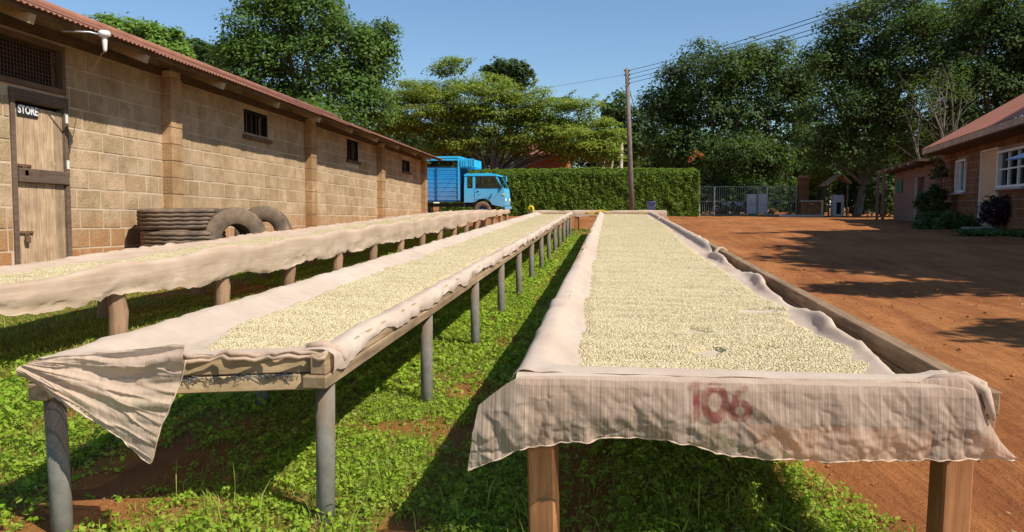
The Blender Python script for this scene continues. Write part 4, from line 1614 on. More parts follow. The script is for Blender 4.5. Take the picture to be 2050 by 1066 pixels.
# small things on the far table
bp = atY(1304, 408, YC + .45)
bk = empty('bucket', (bp[0], bp[1], gC + TOP - .045), 'small blue plastic bucket standing on the crosswise table', 'bucket')
bz0 = gC + TOP - .045
MB().lathe([(.0, 0), (.085, 0), (.112, .27), (.118, .27), (.118, .285), (.106, .285), (.08, .012), (.0, .012)], (bp[0], bp[1], bz0), n=24).build('body', M['bucket'], bk, True)
MB().tube([(bp[0] - .115, bp[1], bz0 + .27), (bp[0] - .13, bp[1] - .05, bz0 + .20), (bp[0] - .08, bp[1] - .11, bz0 + .14), (bp[0] + .04, bp[1] - .125, bz0 + .13), (bp[0] + .115, bp[1] - .06, bz0 + .2), (bp[0] + .115, bp[1], bz0 + .27)], .004, 6).build('handle', M['wire'], bk, True)
yp = atY(1063, 416, YC - .08)
MB().tube([(yp[0] - .05, yp[1], yp[2] - .06), (yp[0] - .055, yp[1], yp[2] - .01), (yp[0] - .03, yp[1], yp[2] + .025), (yp[0] + .02, yp[1], yp[2] + .03), (yp[0] + .05, yp[1], yp[2]), (yp[0] + .055, yp[1], yp[2] - .08), (yp[0] + .05, yp[1], yp[2] - .21)], .03, 8).build('plastic_hook', M['yellow'], None, True)
tag(bpy.data.objects['plastic_hook'], 'yellow plastic pipe bent like a hook at the end of the crosswise table', 'hook')
yr = atY(1200, 424, YC - .1)
ro = MB()
for k in range(7):
    a = rng.normal(size=(5, 3)) * np.array([.10, .02, .03])
    ro.tube([np.array(yr) + np.array([-.18 + .09 * i, -.03, -.02 + .03 * math.sin(i + k)]) + a[i] for i in range(5)], .008, 5)
roo = ro.build('rope_bundle', M['yellow'], None, True)
tag(roo, 'tangle of yellow straps on the edge of the crosswise table', 'rope')

# ================================================================== WEEDS AND GRASS
def scatter_green(n, xr, yr, thr=.3):
    out = []
    while sum(len(o) for o in out) < n:
        x = rng.uniform(*xr, n); y = rng.uniform(*yr, n)
        k = rng.random(n) * .9 + .1 < grass_mask(x, y) * (1.05 + .5 * fbm(x * 2.2, y * 2.2, 55, 2))
        out.append(np.stack([x[k], y[k]], 1))
    return np.concatenate(out)[:n]


def weed_leaves(n, xr, yr, size, height, spread):
    """little broad-leaved plants: leaves in whorls on short stems"""
    per = 9
    c = scatter_green(n // per, xr, yr)
    m = len(c)
    hgt = height * (.35 + .9 * rng.random(m)) * (.75 + .5 * np.clip(fbm(c[:, 0] * 1.7, c[:, 1] * 1.7, 91, 2) + .5, 0, 1.4))
    az = rng.random((m, per)) * 6.283
    rad = spread * (.2 + .8 * rng.random((m, per)))
    P = np.zeros((m, per, 3))
    P[:, :, 0] = c[:, :1] + np.cos(az) * rad
    P[:, :, 1] = c[:, 1:] + np.sin(az) * rad
    lev = rng.random((m, per)) ** .7
    P[:, :, 2] = gz(P[:, :, 1]) + hgt[:, None] * lev + .004
    Nn = np.stack([np.cos(az) * .55, np.sin(az) * .55, np.full_like(az, .9)], -1) + rng.normal(size=(m, per, 3)) * .3
    s = size * (.55 + .75 * rng.random((m, per)))
    return leaf_verts(P.reshape(-1, 3), Nn.reshape(-1, 3), s.ravel(), (s * .58).ravel())


def grass_blades(n, xr, yr, length, width):
    c = scatter_green(n, xr, yr)
    n = len(c)
    az = rng.random(n) * 6.283
    ln = length * (.4 + .9 * rng.random(n))
    lean = .25 + .7 * rng.random(n)
    d = np.stack([np.cos(az), np.sin(az)], 1)
    z0 = gz(c[:, 1]) - .004
    b = np.stack([c[:, 0], c[:, 1], z0], 1)
    side = np.stack([-d[:, 1], d[:, 0], np.zeros(n)], 1) * (width * (.6 + .8 * rng.random(n)))[:, None]
    mid = b + np.concatenate([d * (ln * lean * .35)[:, None], (ln * .6)[:, None]], 1)
    tip = b + np.concatenate([d * (ln * lean)[:, None], (ln * (1 - .35 * lean))[:, None]], 1)
    v = np.stack([b - side * .6, mid + side, tip, mid - side], 1)
    return v.reshape(-1, 3)


wv = [weed_leaves(110000, (-3.2, 1.1), (1.0, 3.6), .0098, .038, .028), weed_leaves(66000, (-3.3, .3), (3.6, 8), .015, .050, .038), weed_leaves(40000, (-3.4, -.2), (8, 17), .024, .055, .06),
      weed_leaves(16000, (-4.6, -1.6), (1.4, 4.2), .015, .07, .04)]
tag(leaf_object('weeds', np.concatenate(wv), M['lf_weed']), 'low bright green broad leaved weeds covering the ground between the tables', 'weeds', kind='stuff')
gv_ = [grass_blades(70000, (-3.2, 1.0), (1.0, 3.6), .05, .0013), grass_blades(60000, (-3.3, .3), (3.6, 9), .05, .002), grass_blades(110000, (-6.0, -2.2), (3.0, 12), .05, .0034), grass_blades(60000, (-6.0, -.2), (9, 22), .06, .006)]
tag(leaf_object('grass', np.concatenate(gv_), M['lf_grass']), 'short mown grass along the foot of the store wall and under the tables', 'grass', kind='stuff')
# taller wisps near the camera
wisps = grass_blades(700, (-2.6, .9), (1.2, 2.6), .15, .0022)
tag(leaf_object('tall_grass', wisps, M['lf_grass']), 'a few taller wispy grass blades near the front legs', 'grass', kind='stuff')
lit = rng.uniform((-3.2, 1.0), (4.5, 9.0), (5200, 2))
lit = lit[rng.random(5200) < (.25 + .75 * np.clip(1 - np.abs(lit[:, 0] + .3) / 2.2, 0, 1))]
lp3 = np.stack([lit[:, 0], lit[:, 1], gz(lit[:, 1]) + .012 + .03 * rng.random(len(lit)) * (lit[:, 0] < .8)], 1)
ln3 = np.tile([0, 0, 1.], (len(lit), 1)) + rng.normal(size=(len(lit), 3)) * .35
lsz = .006 + .016 * rng.random(len(lit)) ** 2
M['lf_dry'] = leaf_mat('dry_leaf_litter', [(.20, .13, .06), (.38, .27, .13), (.48, .38, .20)], .7, .15)
tag(leaf_object('leaf_litter', leaf_verts(lp3, ln3, lsz, lsz * (.12 + .4 * rng.random(len(lit)))), M['lf_dry']), 'dry straw and brown leaf scraps lying among the weeds and on the soil', 'litter', kind='stuff')
# dry litter and clods on bare soil
cl = MB()
for i in range(1400):
    x, y = rng.uniform(-2.4, 5.5), rng.uniform(1.2, 12)
    if grass_mask(np.array([x]), np.array([y]))[0] > .5: continue
    s = (.003 + .009 * rng.random() ** 3) * (1 + .04 * y)
    cl.box((x, y, float(gz(y)) + s * .4), (s * 2, s * 1.6, s), Matrix.Rotation(rng.random() * 3, 3, 'Z') @ Matrix.Rotation(rng.normal() * .4, 3, 'X'), bev=s * .3)
tag(cl.build('soil_clods', M['soil_shed']), 'loose crumbs of red soil scattered over the bare yard', 'soil', kind='stuff')

# ================================================================== TRUCK
TY = 40.0
tr0 = atY(1012, 413, TY)
TG = float(gz(TY))
truck = empty('lorry', (tr0[0] - 4.2, TY, TG), 'sky blue lorry with slatted cargo body parked at the end of the store', 'lorry', rot=(0, 0, math.radians(-1)))
# local: x forward (to the right in the picture), y away, z up; front bumper at x=4.2
W = 1.95
P_ = 'truck'
cab = empty('cab', (0, 0, 0)); cab.parent = truck
FR, BK, BELT, RF, SILL = 4.15, 1.95, 1.62, 2.42, .86
side = [(BK, SILL), (2.35, SILL), (2.55, .90), (2.75, 1.02), (2.95, 1.06), (3.2, 1.04), (3.38, .92), (3.48, .74), (FR - .08, .62), (FR, .70), (FR + .02, 1.15), (FR - .05, BELT), (BK, BELT)]
for yy in (0, W - .04):
    MB().prism(side, (0, yy, 0), (1, 0, 0), (0, 0, 1), (0, 1, 0), .04).build('side_panel', M['truck'], cab, local=True)
    pil = MB()
    pil.prism([(BK, BELT), (BK + .02, RF - .15), (BK + .16, RF - .14), (BK + .16, BELT)], (0, yy + .003, 0), (1, 0, 0), (0, 0, 1), (0, 1, 0), .036)
    pil.prism([(2.42, BELT), (2.42, RF - .14), (2.56, RF - .14), (2.56, BELT)], (0, yy + .003, 0), (1, 0, 0), (0, 0, 1), (0, 1, 0), .036)
    pil.prism([(FR - .14, BELT), (FR - .50, RF - .14), (FR - .40, RF - .14), (FR - .04, BELT)], (0, yy + .003, 0), (1, 0, 0), (0, 0, 1), (0, 1, 0), .036)
    pil.build('pillar', M['truck'], cab, local=True)
    MB().prism([(2.10, BELT), (2.10, RF - .14), (2.42, RF - .14), (2.42, BELT)], (0, yy + .018, 0), (1, 0, 0), (0, 0, 1), (0, 1, 0), .006).build('quarter_window', M['glass'], cab, local=True)
    MB().prism([(2.56, BELT), (2.56, RF - .14), (FR - .50, RF - .14), (FR - .14, BELT)], (0, yy + .018, 0), (1, 0, 0), (0, 0, 1), (0, 1, 0), .006).build('side_window', M['glass'], cab, local=True)
rfm = MB()
rp = [(BK - .01, RF - .14), (BK + .02, RF - .05), (BK + .14, RF), (FR - .75, RF + .01), (FR - .45, RF - .05), (FR - .37, RF - .14)]
rfm.prism(rp, (0, -.02, 0), (1, 0, 0), (0, 0, 1), (0, 1, 0), W + .04)
rfm.build('roof', M['truck'], cab, local=True)
MB().prism([(FR - .06, .62), (FR + .03, .70), (FR + .03, 1.15), (FR - .03, BELT), (FR - .10, BELT)], (0, .042, 0), (1, 0, 0), (0, 0, 1), (0, 1, 0), W - .084).build('front_panel', M['truck'], cab, local=True)
MB().prism([(FR - .05, BELT), (FR - .41, RF - .145), (FR - .42, RF - .145), (FR - .06, BELT)], (0, .05, 0), (1, 0, 0), (0, 0, 1), (0, 1, 0), W - .1).build('windscreen', M['glass'], cab, local=True)
MB().box((BK + .02, W / 2, (SILL + RF - .15) / 2 - .35), (.035, W - .09, RF - .85 - SILL + .7 - .35)).build('rear_panel', M['truck_dark'], cab, local=True)
MB().box((3.0, W / 2, 1.10), (2.0, W - .12, .06)).build('cab_floor', M['black'], cab, local=True)
for yy in (.5, 1.4):
    MB().box((2.55, yy, 1.28), (.5, .5, .22), bev=.05).box((2.32, yy, 1.62), (.12, .5, .6), bev=.05).build('seat', M['black'], cab, local=True)
# door gaps, handle, mirror, lamps
dr = empty('door', (0, 0, 0)); dr.parent = cab
dg_ = MB()
for a, b in (((2.52, .92), (2.52, BELT)), ((3.55, 1.0), (FR - .2, BELT)), ((2.52, 1.0), (3.3, 1.12)), ((2.56, BELT - .01), (FR - .18, BELT - .01))):
    dg_.beam((a[0], -.002, a[1]), (b[0], -.002, b[1]), .012, .012)
dg_.build('door_gap', M['truck_dark'], dr, local=True)
MB().box((2.70, -.015, 1.46), (.13, .03, .035), bev=.008).build('handle', M['black'], dr, local=True)
mi = MB().tube([(FR - .2, -.01, BELT + .1), (FR + .1, -.14, BELT + .35), (FR + .15, -.18, BELT + .62), (FR - .25, -.01, RF - .12)], .014, 6)
mi.box((FR + .14, -.19, BELT + .46), (.04, .15, .28), bev=.015)
mi.build('mirror', M['truck'], cab, local=True)
for yy in (.28, W - .28):
    MB().lathe([(0, .03), (.09, .02), (.11, 0), (.11, -.03), (0, -.03)], (FR + .04, yy, .98), (1, 0, 0), 18).build('headlight', M['white'], cab, True, local=True)
MB().box((FR - .06, -.012, 1.28), (.13, .03, .09), bev=.01).build('indicator', M['yellow'], cab, local=True)
MB().box((FR + .05, W / 2, .56), (.12, W + .1, .17), bev=.03).build('bumper', M['truck'], truck, local=True)
# hand painted swirl on the door
sw = MB().tube([(2.60, -.004, 1.42), (2.52, -.004, 1.36), (2.50, -.004, 1.25), (2.56, -.004, 1.16)], .008, 4).tube([(2.68, -.004, 1.30), (2.76, -.004, 1.26), (2.86, -.004, 1.31)], .008, 4)
sw.prism([(3.42, 1.30), (3.50, 1.36), (3.44, 1.18), (3.32, .98), (3.28, 1.08)], (0, -.004, 0), (1, 0, 0), (0, 0, 1), (0, -1, 0), .004)
sw.build('door_marking', M['truck_dark'], dr, local=True)
# cargo body
cg = empty('cargo_body', (0, 0, 0)); cg.parent = truck
CB0, CB1, CZ0, CZ1, CZT = -3.0, 1.72, .98, 2.72, 3.28
for yy in (-.10, W + .06):
    for k in range(15):
        z = CZ0 + (k + .5) * (CZ1 - CZ0) / 15
        MB().box(((CB0 + CB1) / 2, yy + (.02 if k % 2 else 0), z), (CB1 - CB0, .03, (CZ1 - CZ0) / 15 - .022), bev=.004).build('slat', M['truck_body'], cg, local=True)
    for x in (CB0 + .04, -1.9, -.75, .45, CB1 - .04):
        MB().box((x, yy - (.03 if yy < 1 else -.05), (CZ0 + CZT) / 2 if x in (CB1 - .04, CB0 + .04) else (CZ0 + CZ1) / 2), (.08, .06, (CZT - CZ0) if x in (CB1 - .04, CB0 + .04) else CZ1 - CZ0), bev=.005).build('upright', M['truck_dark'] if x not in (CB1 - .04, CB0 + .04) else M['truck'], cg, local=True)
    MB().box(((CB0 + CB1) / 2, yy, CZT), (CB1 - CB0 + .04, .08, .10), bev=.01).build('top_rail', M['truck'], cg, local=True)
    MB().box(((CB0 + CB1) / 2, yy, CZ1 + .03), (CB1 - CB0 - .1, .05, .05)).build('side_rail', M['truck_dark'], cg, local=True)
MB().box((CB1, W / 2 - .02, (CZ0 + CZ1) / 2), (.05, W + .16, CZ1 - CZ0)).build('headboard', M['truck_dark'], cg, local=True)
MB().box((CB1 - .02, W / 2 - .02, CZT + .003), (.08, W + .2, .09)).build('top_rail', M['truck'], cg, local=True)
MB().box(((CB0 + CB1) / 2, W / 2 - .02, CZ0 - .04), (CB1 - CB0, W + .2, .09)).build('deck', M['truck_dark'], cg, local=True)
rk = empty('roof_rack', (0, 0, 0)); rk.parent = cg
for k in range(6):
    MB().box((CB1 + .10 + k * .115, -.10, 2.96), (.08, .04, .36), bev=.005).build('slat', M['truck'], rk, local=True)
MB().box((CB1 + .40, -.06, 3.17), (.78, .06, .05)).box((CB1 + .40, -.06, 2.76), (.78, .06, .05)).box((CB1 + .78, W / 2, 2.96), (.04, W + .1, .4)).box((CB1 + .4, W / 2, 2.72), (.76, W, .03)).build('frame', M['truck'], rk, local=True)
MB().box((.6, .45, .72), (7.0, .12, .2)).box((.6, W - .45, .72), (7.0, .12, .2)).build('chassis', M['black'], truck, local=True)


def wheel(x, y):
    w = empty('wheel', (x, y, .46)); w.parent = truck
    o = bpy.data.objects.new('tyre', tme); col.objects.link(o); o.parent = w
    o.rotation_euler = (math.pi / 2, 0, 0); o.scale = (.88, .88, .85)
    MB().lathe([(0, -.03), (.08, -.05), (.10, -.02), (.22, 0), (.255, -.06), (.255, .08), (0, .08)], (0, 0, 0), (0, 1, 0), 24).build('rim', M['truck_dark'], w, True, local=True)


for x in (2.95, -1.3):
    for y in (.12, W - .14): wheel(x, y)

# ================================================================== HEDGE, POLE, WIRES
HY = 49.0


def leafy_box(name, label, cat, x0, x1, y0, y1, h, base, n, size, mat, rnd=.28, group=None):
    root = empty(name, ((x0 + x1) / 2, (y0 + y1) / 2, base), label, cat, group)
    MB().box(((x0 + x1) / 2, (y0 + y1) / 2, base + h / 2 - .1), (x1 - x0 - .5, y1 - y0 - .5, h - .3), bev=.3).build('shade_core', M['hedge_shade'], root)  # solid near-black box stands in for the hedge's shaded inside
    lx, ly = x1 - x0, y1 - y0
    A = np.array([lx * h, lx * ly, ly * h, ly * h])
    cnt = (n * A / A.sum()).astype(int)
    Ps, Ns = [], []
    for k, c in enumerate(cnt):
        u, v = rng.random(c), rng.random(c)
        if k == 0: P = np.stack([x0 + lx * u, np.full(c, y0), base + h * v], 1); N = np.tile([0, -1, 0.], (c, 1))
        elif k == 1: P = np.stack([x0 + lx * u, y0 + ly * v, np.full(c, base + h)], 1); N = np.tile([0, 0, 1.], (c, 1))
        elif k == 2: P = np.stack([np.full(c, x1), y0 + ly * u, base + h * v], 1); N = np.tile([1, 0, 0.], (c, 1))
        else: P = np.stack([np.full(c, x0), y0 + ly * u, base + h * v], 1); N = np.tile([-1, 0, 0.], (c, 1))
        Ps.append(P); Ns.append(N)
    P, N = np.concatenate(Ps), np.concatenate(Ns)
    # rounded shoulders
    e = .45
    for ax, lo, hi in ((0, x0, x1), (1, y0, y1)):
        d = np.minimum(P[:, ax] - lo, hi - P[:, ax])
        top = np.clip((P[:, 2] - (base + h - e)) / e, 0, 1)
        near_ = np.clip(1 - d / e, 0, 1)
        P[:, 2] -= .25 * (top * near_) ** 2 * e
        P[:, ax] += np.where(P[:, ax] < (lo + hi) / 2, 1, -1) * .55 * (top * near_) ** 2 * e
    lump = fbm(P[:, 0] * 1.1 + P[:, 1], P[:, 2] * 1.3, 77, 3) * .07 + fbm(P[:, 0] * 4 + P[:, 1], P[:, 2] * 2.2, 78, 2) * .07
    P = P + N * (lump[:, None] - .05) - N * (rng.random((len(P), 1)) ** 2) * rnd
    Nn = N * .5 + rng.normal(size=P.shape) * .55
    Nn[:, 2] += .45
    s = size * (.6 + .8 * rng.random(len(P)))
    leaf_object('foliage', leaf_verts(P, Nn, s, s * .5), M[mat], root)
    return root


M['hedge_shade'] = simple('hedge_shade_fill', (.015, .018, .008), (.035, .035, .018), 8, .95, .4, 20)  # near-black colour for the shade inside the hedge
hx1 = atY(1400, 413, HY)[0]
hx0 = atY(880, 413, HY)[0]
ht = atY(1200, 336, HY)[2] - TG
leafy_box('hedge', 'tall clipped green hedge with a flat top behind the lorry', 'hedge', hx0, hx1, HY, HY + 2.6, ht, TG, 72000, .085, 'lf_hedge')

PY = 45.0
pb_ = atY(1266, 413, PY); ptop = atY(1255, 138, PY)
PB = Vector((pb_[0], PY, TG)); PT = Vector((ptop[0], PY, ptop[2]))
pole = empty('utility_pole', tuple(PB), 'slightly leaning wooden power pole in front of the hedge', 'pole')
MB().tube([PB - Vector((0, 0, .3)), PB.lerp(PT, .5), PT], [.165, .14, .115], 14).build('shaft', M['pole'], pole, True)
hd = MB()
wire_pts = []
for k in range(4):
    z = PT.z - .12 - .24 * k
    s = 1 if k % 2 else -1
    p = Vector((PT.x + .02 + .14 * 1, PT.y - .10, z))
    hd.tube([Vector((PT.x, PT.y - .05, z)), p], .018, 6)
    hd.lathe([(0, .05), (.035, .045), (.05, .0), (.035, -.045), (0, -.05)], p, n=10)
    q = Vector((PT.x - .14, PT.y - .08, z))
    if k < 2: hd.tube([Vector((PT.x, PT.y - .05, z)), q], .018, 6).lathe([(0, .05), (.035, .045), (.05, .0), (.035, -.045), (0, -.05)], q, n=10)
    wire_pts.append(p)
hd.build('insulator', M['rust'], pole, True)
# second pole, beyond the right edge of the view, carries the other end of the wires
ends = [(1640, 0), (1665, 0), (1712, 0), (1742, 0)]
P2 = Vector((17.2, 7.5, float(gz(7.5))))
pole2 = empty('utility_pole', tuple(P2), 'wooden power pole standing near the house and carrying the overhead wires', 'pole')
MB().tube([P2 - Vector((0, 0, .3)), P2 + Vector((0, 0, 10.2))], [.165, .115], 14).build('shaft', M['pole'], pole2, True)
for k, (a, e) in enumerate(zip(wire_pts, ends)):
    # each wire passes through the sight line of its place at the picture's upper edge, then on to the second pole
    Ym = 27.0
    m = Vector(atY(e[0], e[1], Ym))
    dirv = (m - a)
    tt = (P2.y - a.y) / (m.y - a.y)
    b = Vector((a.x + (m.x - a.x) * tt, P2.y, a.z + (m.z - a.z) * tt * .98))
    pts = []
    for i in range(25):
        t_ = i / 24
        p = a.lerp(b, t_)
        p.z -= .55 * math.sin(math.pi * t_) * (1 if True else 0)
        pts.append(p)
    o = MB().tube(pts, .014, 5).build('overhead_wire', M['cable'], None)
    tag(o, 'black overhead wire fixed %s on the leaning power pole' % ('at the very top', 'second from the top', 'third from the top', 'lowest')[k], 'wire', 'overhead wires')
sw_a = Vector((PT.x + .05, PT.y + .05, PT.z - .8))
for e in ((1284, 262, 47.5), (1279, 250, 47.0)):
    b = Vector(atY(e[0], e[1], e[2]))
    d = b - sw_a
    t_ = (TG - sw_a.z) / d.z
    o = MB().tube([sw_a, sw_a + d * t_], .012, 5).build('stay_wire', M['cable'], None)
    tag(o, 'thin stay wire running from the leaning power pole down behind the hedge', 'wire', 'stay wires')
lw_a = Vector((PT.x - .14, PT.y - .08, PT.z - .36))
lw_b = Vector(atY(600, 212, 30.0))
lw_c = lw_a + (lw_b - lw_a) * 1.6
o = MB().tube([lw_a.lerp(lw_c, i / 20) - Vector((0, 0, .5 * math.sin(math.pi * i / 20))) for i in range(21)], .008, 5).build('overhead_wire', M['cable'], None)
tag(o, 'thin pale service wire crossing in front of the trees towards the store', 'wire')

# ================================================================== GATE AND THINGS BY IT
GY = 52.0
ga, gb = atY(1400, 413, GY), atY(1594, 413, GY)
gtop = atY(1450, 374, GY)[2]
gate = empty('bar_gate', ((ga[0] + gb[0]) / 2, GY, TG), 'green metal gate of thin vertical bars closing the yard', 'gate')
gp = [ga[0], atY(1430, 413, GY)[0], atY(1517, 413, GY)[0], atY(1535, 413, GY)[0], gb[0]]
for i, x in enumerate(gp):
    MB().box((x, GY, (TG + gtop) / 2), (.09, .09, gtop - TG), bev=.01).build('post', M['panel' if i in (0, 1, 3) else 'green_metal'], gate)
for z in (TG + .08, (TG + gtop) / 2, gtop):
    for a, b in zip(gp[:-1], gp[1:]):
        MB().box(((a + b) / 2, GY, z), (b - a - .10, .04, .05)).build('rail', M['green_metal'], gate)
nbar = 46
for k in range(nbar):
    x = ga[0] + (gb[0] - ga[0]) * (k + .5) / nbar
    MB().box((x, GY - .032, (TG + gtop) / 2), (.022, .02, gtop - TG - .06)).build('bar', M['green_metal'], gate)
for (xa, xb, ya, yb) in ((1496, 1514, 389, 428), (1519, 1535, 388, 427)):
    a, b = atY(xa, ya, GY - .1), atY(xb, yb, GY - .1)
    MB().box(((a[0] + b[0]) / 2, GY - .07, (a[2] + b[2]) / 2), (b[0] - a[0], .03, a[2] - b[2]), bev=.006).build('sheet_panel', M['panel'], gate)
a = atY(1508, 405, GY - .1)
MB().box((a[0], GY - .13, a[2]), (.30, .10, .34), bev=.01).build('lock_box', M['panel'], gate)
# two motorcycles beyond the gate
def motorbike(loc, rot, label):
    r = empty('motorcycle', loc, label, 'motorcycle', 'motorcycles parked beyond the gate', (0, 0, rot))
    for x in (-.62, .62):
        MB().lathe([(.22, -.04), (.29, -.045), (.31, 0), (.29, .045), (.22, .04)], (x, 0, .31), (0, 1, 0), 24, True).lathe([(.03, -.05), (.05, 0), (.03, .05)], (x, 0, .31), (0, 1, 0), 10).build('wheel', M['rubber'], r, True, local=True)
    MB().tube([(.62, .08, .31), (.45, .08, .95)], .02, 6).tube([(.62, -.08, .31), (.45, -.08, .95)], .02, 6).tube([(-.62, .08, .31), (-.2, .06, .5), (.3, .05, .75)], .02, 6).build('frame', M['steel'], r, True, local=True)
    MB().box((.0, 0, .42), (.42, .24, .3), bev=.06).build('engine', M['rust'], r, local=True)
    MB().box((.18, 0, .80), (.46, .24, .22), bev=.08).build('tank', M['panel'], r, local=True)
    MB().box((-.38, 0, .82), (.7, .24, .10), bev=.04).build('seat', M['black'], r, local=True)
    MB().tube([(.40, -.34, 1.02), (.44, -.1, 1.0), (.44, .1, 1.0), (.40, .34, 1.02)], .016, 6).build('handlebar', M['steel'], r, True, local=True)
    MB().lathe([(0, .06), (.08, .04), (.09, 0), (.05, -.06), (0, -.06)], (.56, 0, .9), (1, 0, 0), 14).build('headlight', M['white'], r, True, local=True)
    return r


m1 = atY(1446, 413, 55.0); m2 = atY(1488, 413, 55.5)
motorbike((m1[0], 55.0, TG), .2, 'motorcycle standing behind the left leaf of the bar gate')
motorbike((m2[0], 55.5, TG), 2.6, 'motorcycle standing behind the pale sheet panels of the bar gate')
# brick gate pillar and low wall
px_ = atY(1607, 413, GY)[0]
pil_ = empty('gate_pillar', (px_, GY, TG), 'tall reddish brick gate pillar beside the bar gate', 'pillar')
pt_ = atY(1607, 352, GY)[2]
nb = int((pt_ - TG) / .16)
for k in range(nb):
    MB().box((px_ + random.uniform(-.01, .01), GY, TG + (k + .5) * .16), (.62 + random.uniform(-.02, .02), .6, .15), bev=.012).build('stone', M['hblock'], pil_)
MB().box((px_, GY, TG + (pt_ - TG) / 2), (.56, .54, pt_ - TG)).build('core', M['hmortar'], pil_)
lwall = empty('low_wall', (atY(1622, 413, GY - 1)[0], GY - 1, TG), 'low brick wall with a pale coping between gate pillar and white post', 'wall')
la, lb_ = atY(1604, 404, GY - 1.2), atY(1643, 404, GY - 1.2)
for k in range(7):
    zz = TG + (k + .5) * (la[2] - TG) / 7
    MB().box(((la[0] + lb_[0]) / 2, GY - 1.2, zz), (lb_[0] - la[0], .22, (la[2] - TG) / 7 - .012), bev=.01).build('stone_course', M['hblock'], lwall)
MB().box(((la[0] + lb_[0]) / 2, GY - 1.2, la[2] + .03), (lb_[0] - la[0] + .1, .3, .07), bev=.01).build('coping', M['concrete'], lwall)
MB().box((lb_[0] + .08, GY - 1.2, (TG + la[2]) / 2 + .05), (.15, .26, la[2] - TG + .1), bev=.015).build('end_post', M['cream'], lwall)
kb = MB()
ka, kbp = atY(1560, 413, GY - 1.9), atY(1650, 413, GY - 1.9)
kb.box(((ka[0] + kbp[0]) / 2, GY - 1.9, TG + .05), (kbp[0] - ka[0], .25, .12), bev=.02)
tag(kb.build('kerb_stone', M['concrete'], None), 'pale concrete kerb on the red ground before the low wall', 'kerb')
# little roofed notice shelter with concrete box
WY = 50.0
wa, wb = atY(1652, 372, WY), atY(1692, 372, WY)
wt = atY(1675, 350, WY)
sh_ = empty('roofed_shelter', ((wa[0] + wb[0]) / 2, WY, TG), 'small open shelter with a pitched tin roof near the low wall', 'shelter')
mid_ = atY(1684, 349, WY)
for (p0, p1) in ((wa, mid_), (mid_, np.array([mid_[0] + .55, WY, wa[2] + .15]))):
    a, b = Vector((p0[0], WY, p0[2])), Vector((p1[0], WY, p1[2]))
    d = (b - a)
    ang = math.atan2(d.z, d.x)
    MB().box((a + b) / 2 + Vector((0, .6, 0)), (d.length + .06, 1.7, .05), Matrix.Rotation(-ang, 3, 'Y')).build('roof_slope', M['tail'], sh_)
for x in (wa[0] + .25, wb[0] + .15):
    for y in (WY, WY + 1.1):
        MB().box((x, y, (TG + wa[2]) / 2), (.09, .09, wa[2] - TG + .1)).build('post', M['timber_dark'], sh_)
ca, cb_ = atY(1666, 391, WY + .5), atY(1688, 391, WY + .5)
cbx = empty('concrete_tank', ((ca[0] + cb_[0]) / 2, WY + .5, TG), 'pale concrete box with a dark opening under the small shelter', 'tank')
MB().box(((ca[0] + cb_[0]) / 2, WY + .5, (TG + ca[2]) / 2), (cb_[0] - ca[0], .6, ca[2] - TG), bev=.03).build('body', M['panel'], cbx)
MB().box(((ca[0] + cb_[0]) / 2, WY + .195, (TG + ca[2]) / 2 - .15), ((cb_[0] - ca[0]) * .4, .02, (ca[2] - TG) * .55)).build('opening', M['void'], cbx)
# flood light post
lx_ = atY(1746, 413, 49.0)
lt_ = atY(1750, 368, 49.0)
lpst = empty('yard_light', (lx_[0], 49.0, TG), 'thin post carrying a flat white lamp head beside the low building', 'lamp post')
MB().tube([(lx_[0], 49, TG - .1), (lx_[0] + .05, 49, TG + .8), (lt_[0], 49, lt_[2])], .05, 8).build('post', M['bark_pale'], lpst, True)
MB().box((lt_[0], 49, lt_[2] + .03), (.42, .3, .07), bev=.02).build('lamp_head', M['white'], lpst)

# ================================================================== HOUSE ON THE RIGHT
ang_h = math.radians(10.8)
U = np.array([math.sin(ang_h), math.cos(ang_h), 0])
NR = np.array([-math.cos(ang_h), math.sin(ang_h), 0])      # outward, towards the yard
P0 = atG(1960, 458)
HZ = float(P0[2])


def on_wall(x, y, off=0.0):
    r = ray(x, y)
    o = P0 + NR * off
    k = np.dot(o - C0, NR) / np.dot(r, NR)
    p = C0 + r * k
    return float(np.dot(p - P0, U)), float(p[2] - HZ)


house = empty('stone_house', tuple(P0), 'dim stone house with a sloping red tin roof and white framed windows', 'house', rot=(0, 0, -ang_h))
# local frame of the house: -x towards the yard, y along the wall (away from camera), z up
t_c, _ = on_wall(1872, 400)
t_n = -6.5
hwall_h = on_wall(1960, 283)[1]
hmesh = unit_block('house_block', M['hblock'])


def flip_wall(parent):
    e = empty('front_wall', (0, 0, 0), rot=(0, 0, math.pi))
    e.parent = parent
    return e


w1 = on_wall(1914, 386); w1b = on_wall(1936, 318)
win1 = (min(w1[0], w1b[0]), max(w1[0], w1b[0]), w1[1], w1b[1])
w2 = on_wall(1999, 377); w2b = on_wall(2062, 290)
win2 = (min(w2[0], w2b[0]), max(w2[0], w2b[0]), w2[1], w2b[1])
d1 = on_wall(1961, 458); d1b = on_wall(2003, 304)
dor = (min(d1[0], d1b[0]), max(d1[0], d1b[0]) , -.1, on_wall(1961, 305)[1])
fwall = flip_wall(house)
hops = [win1, win2, dor]
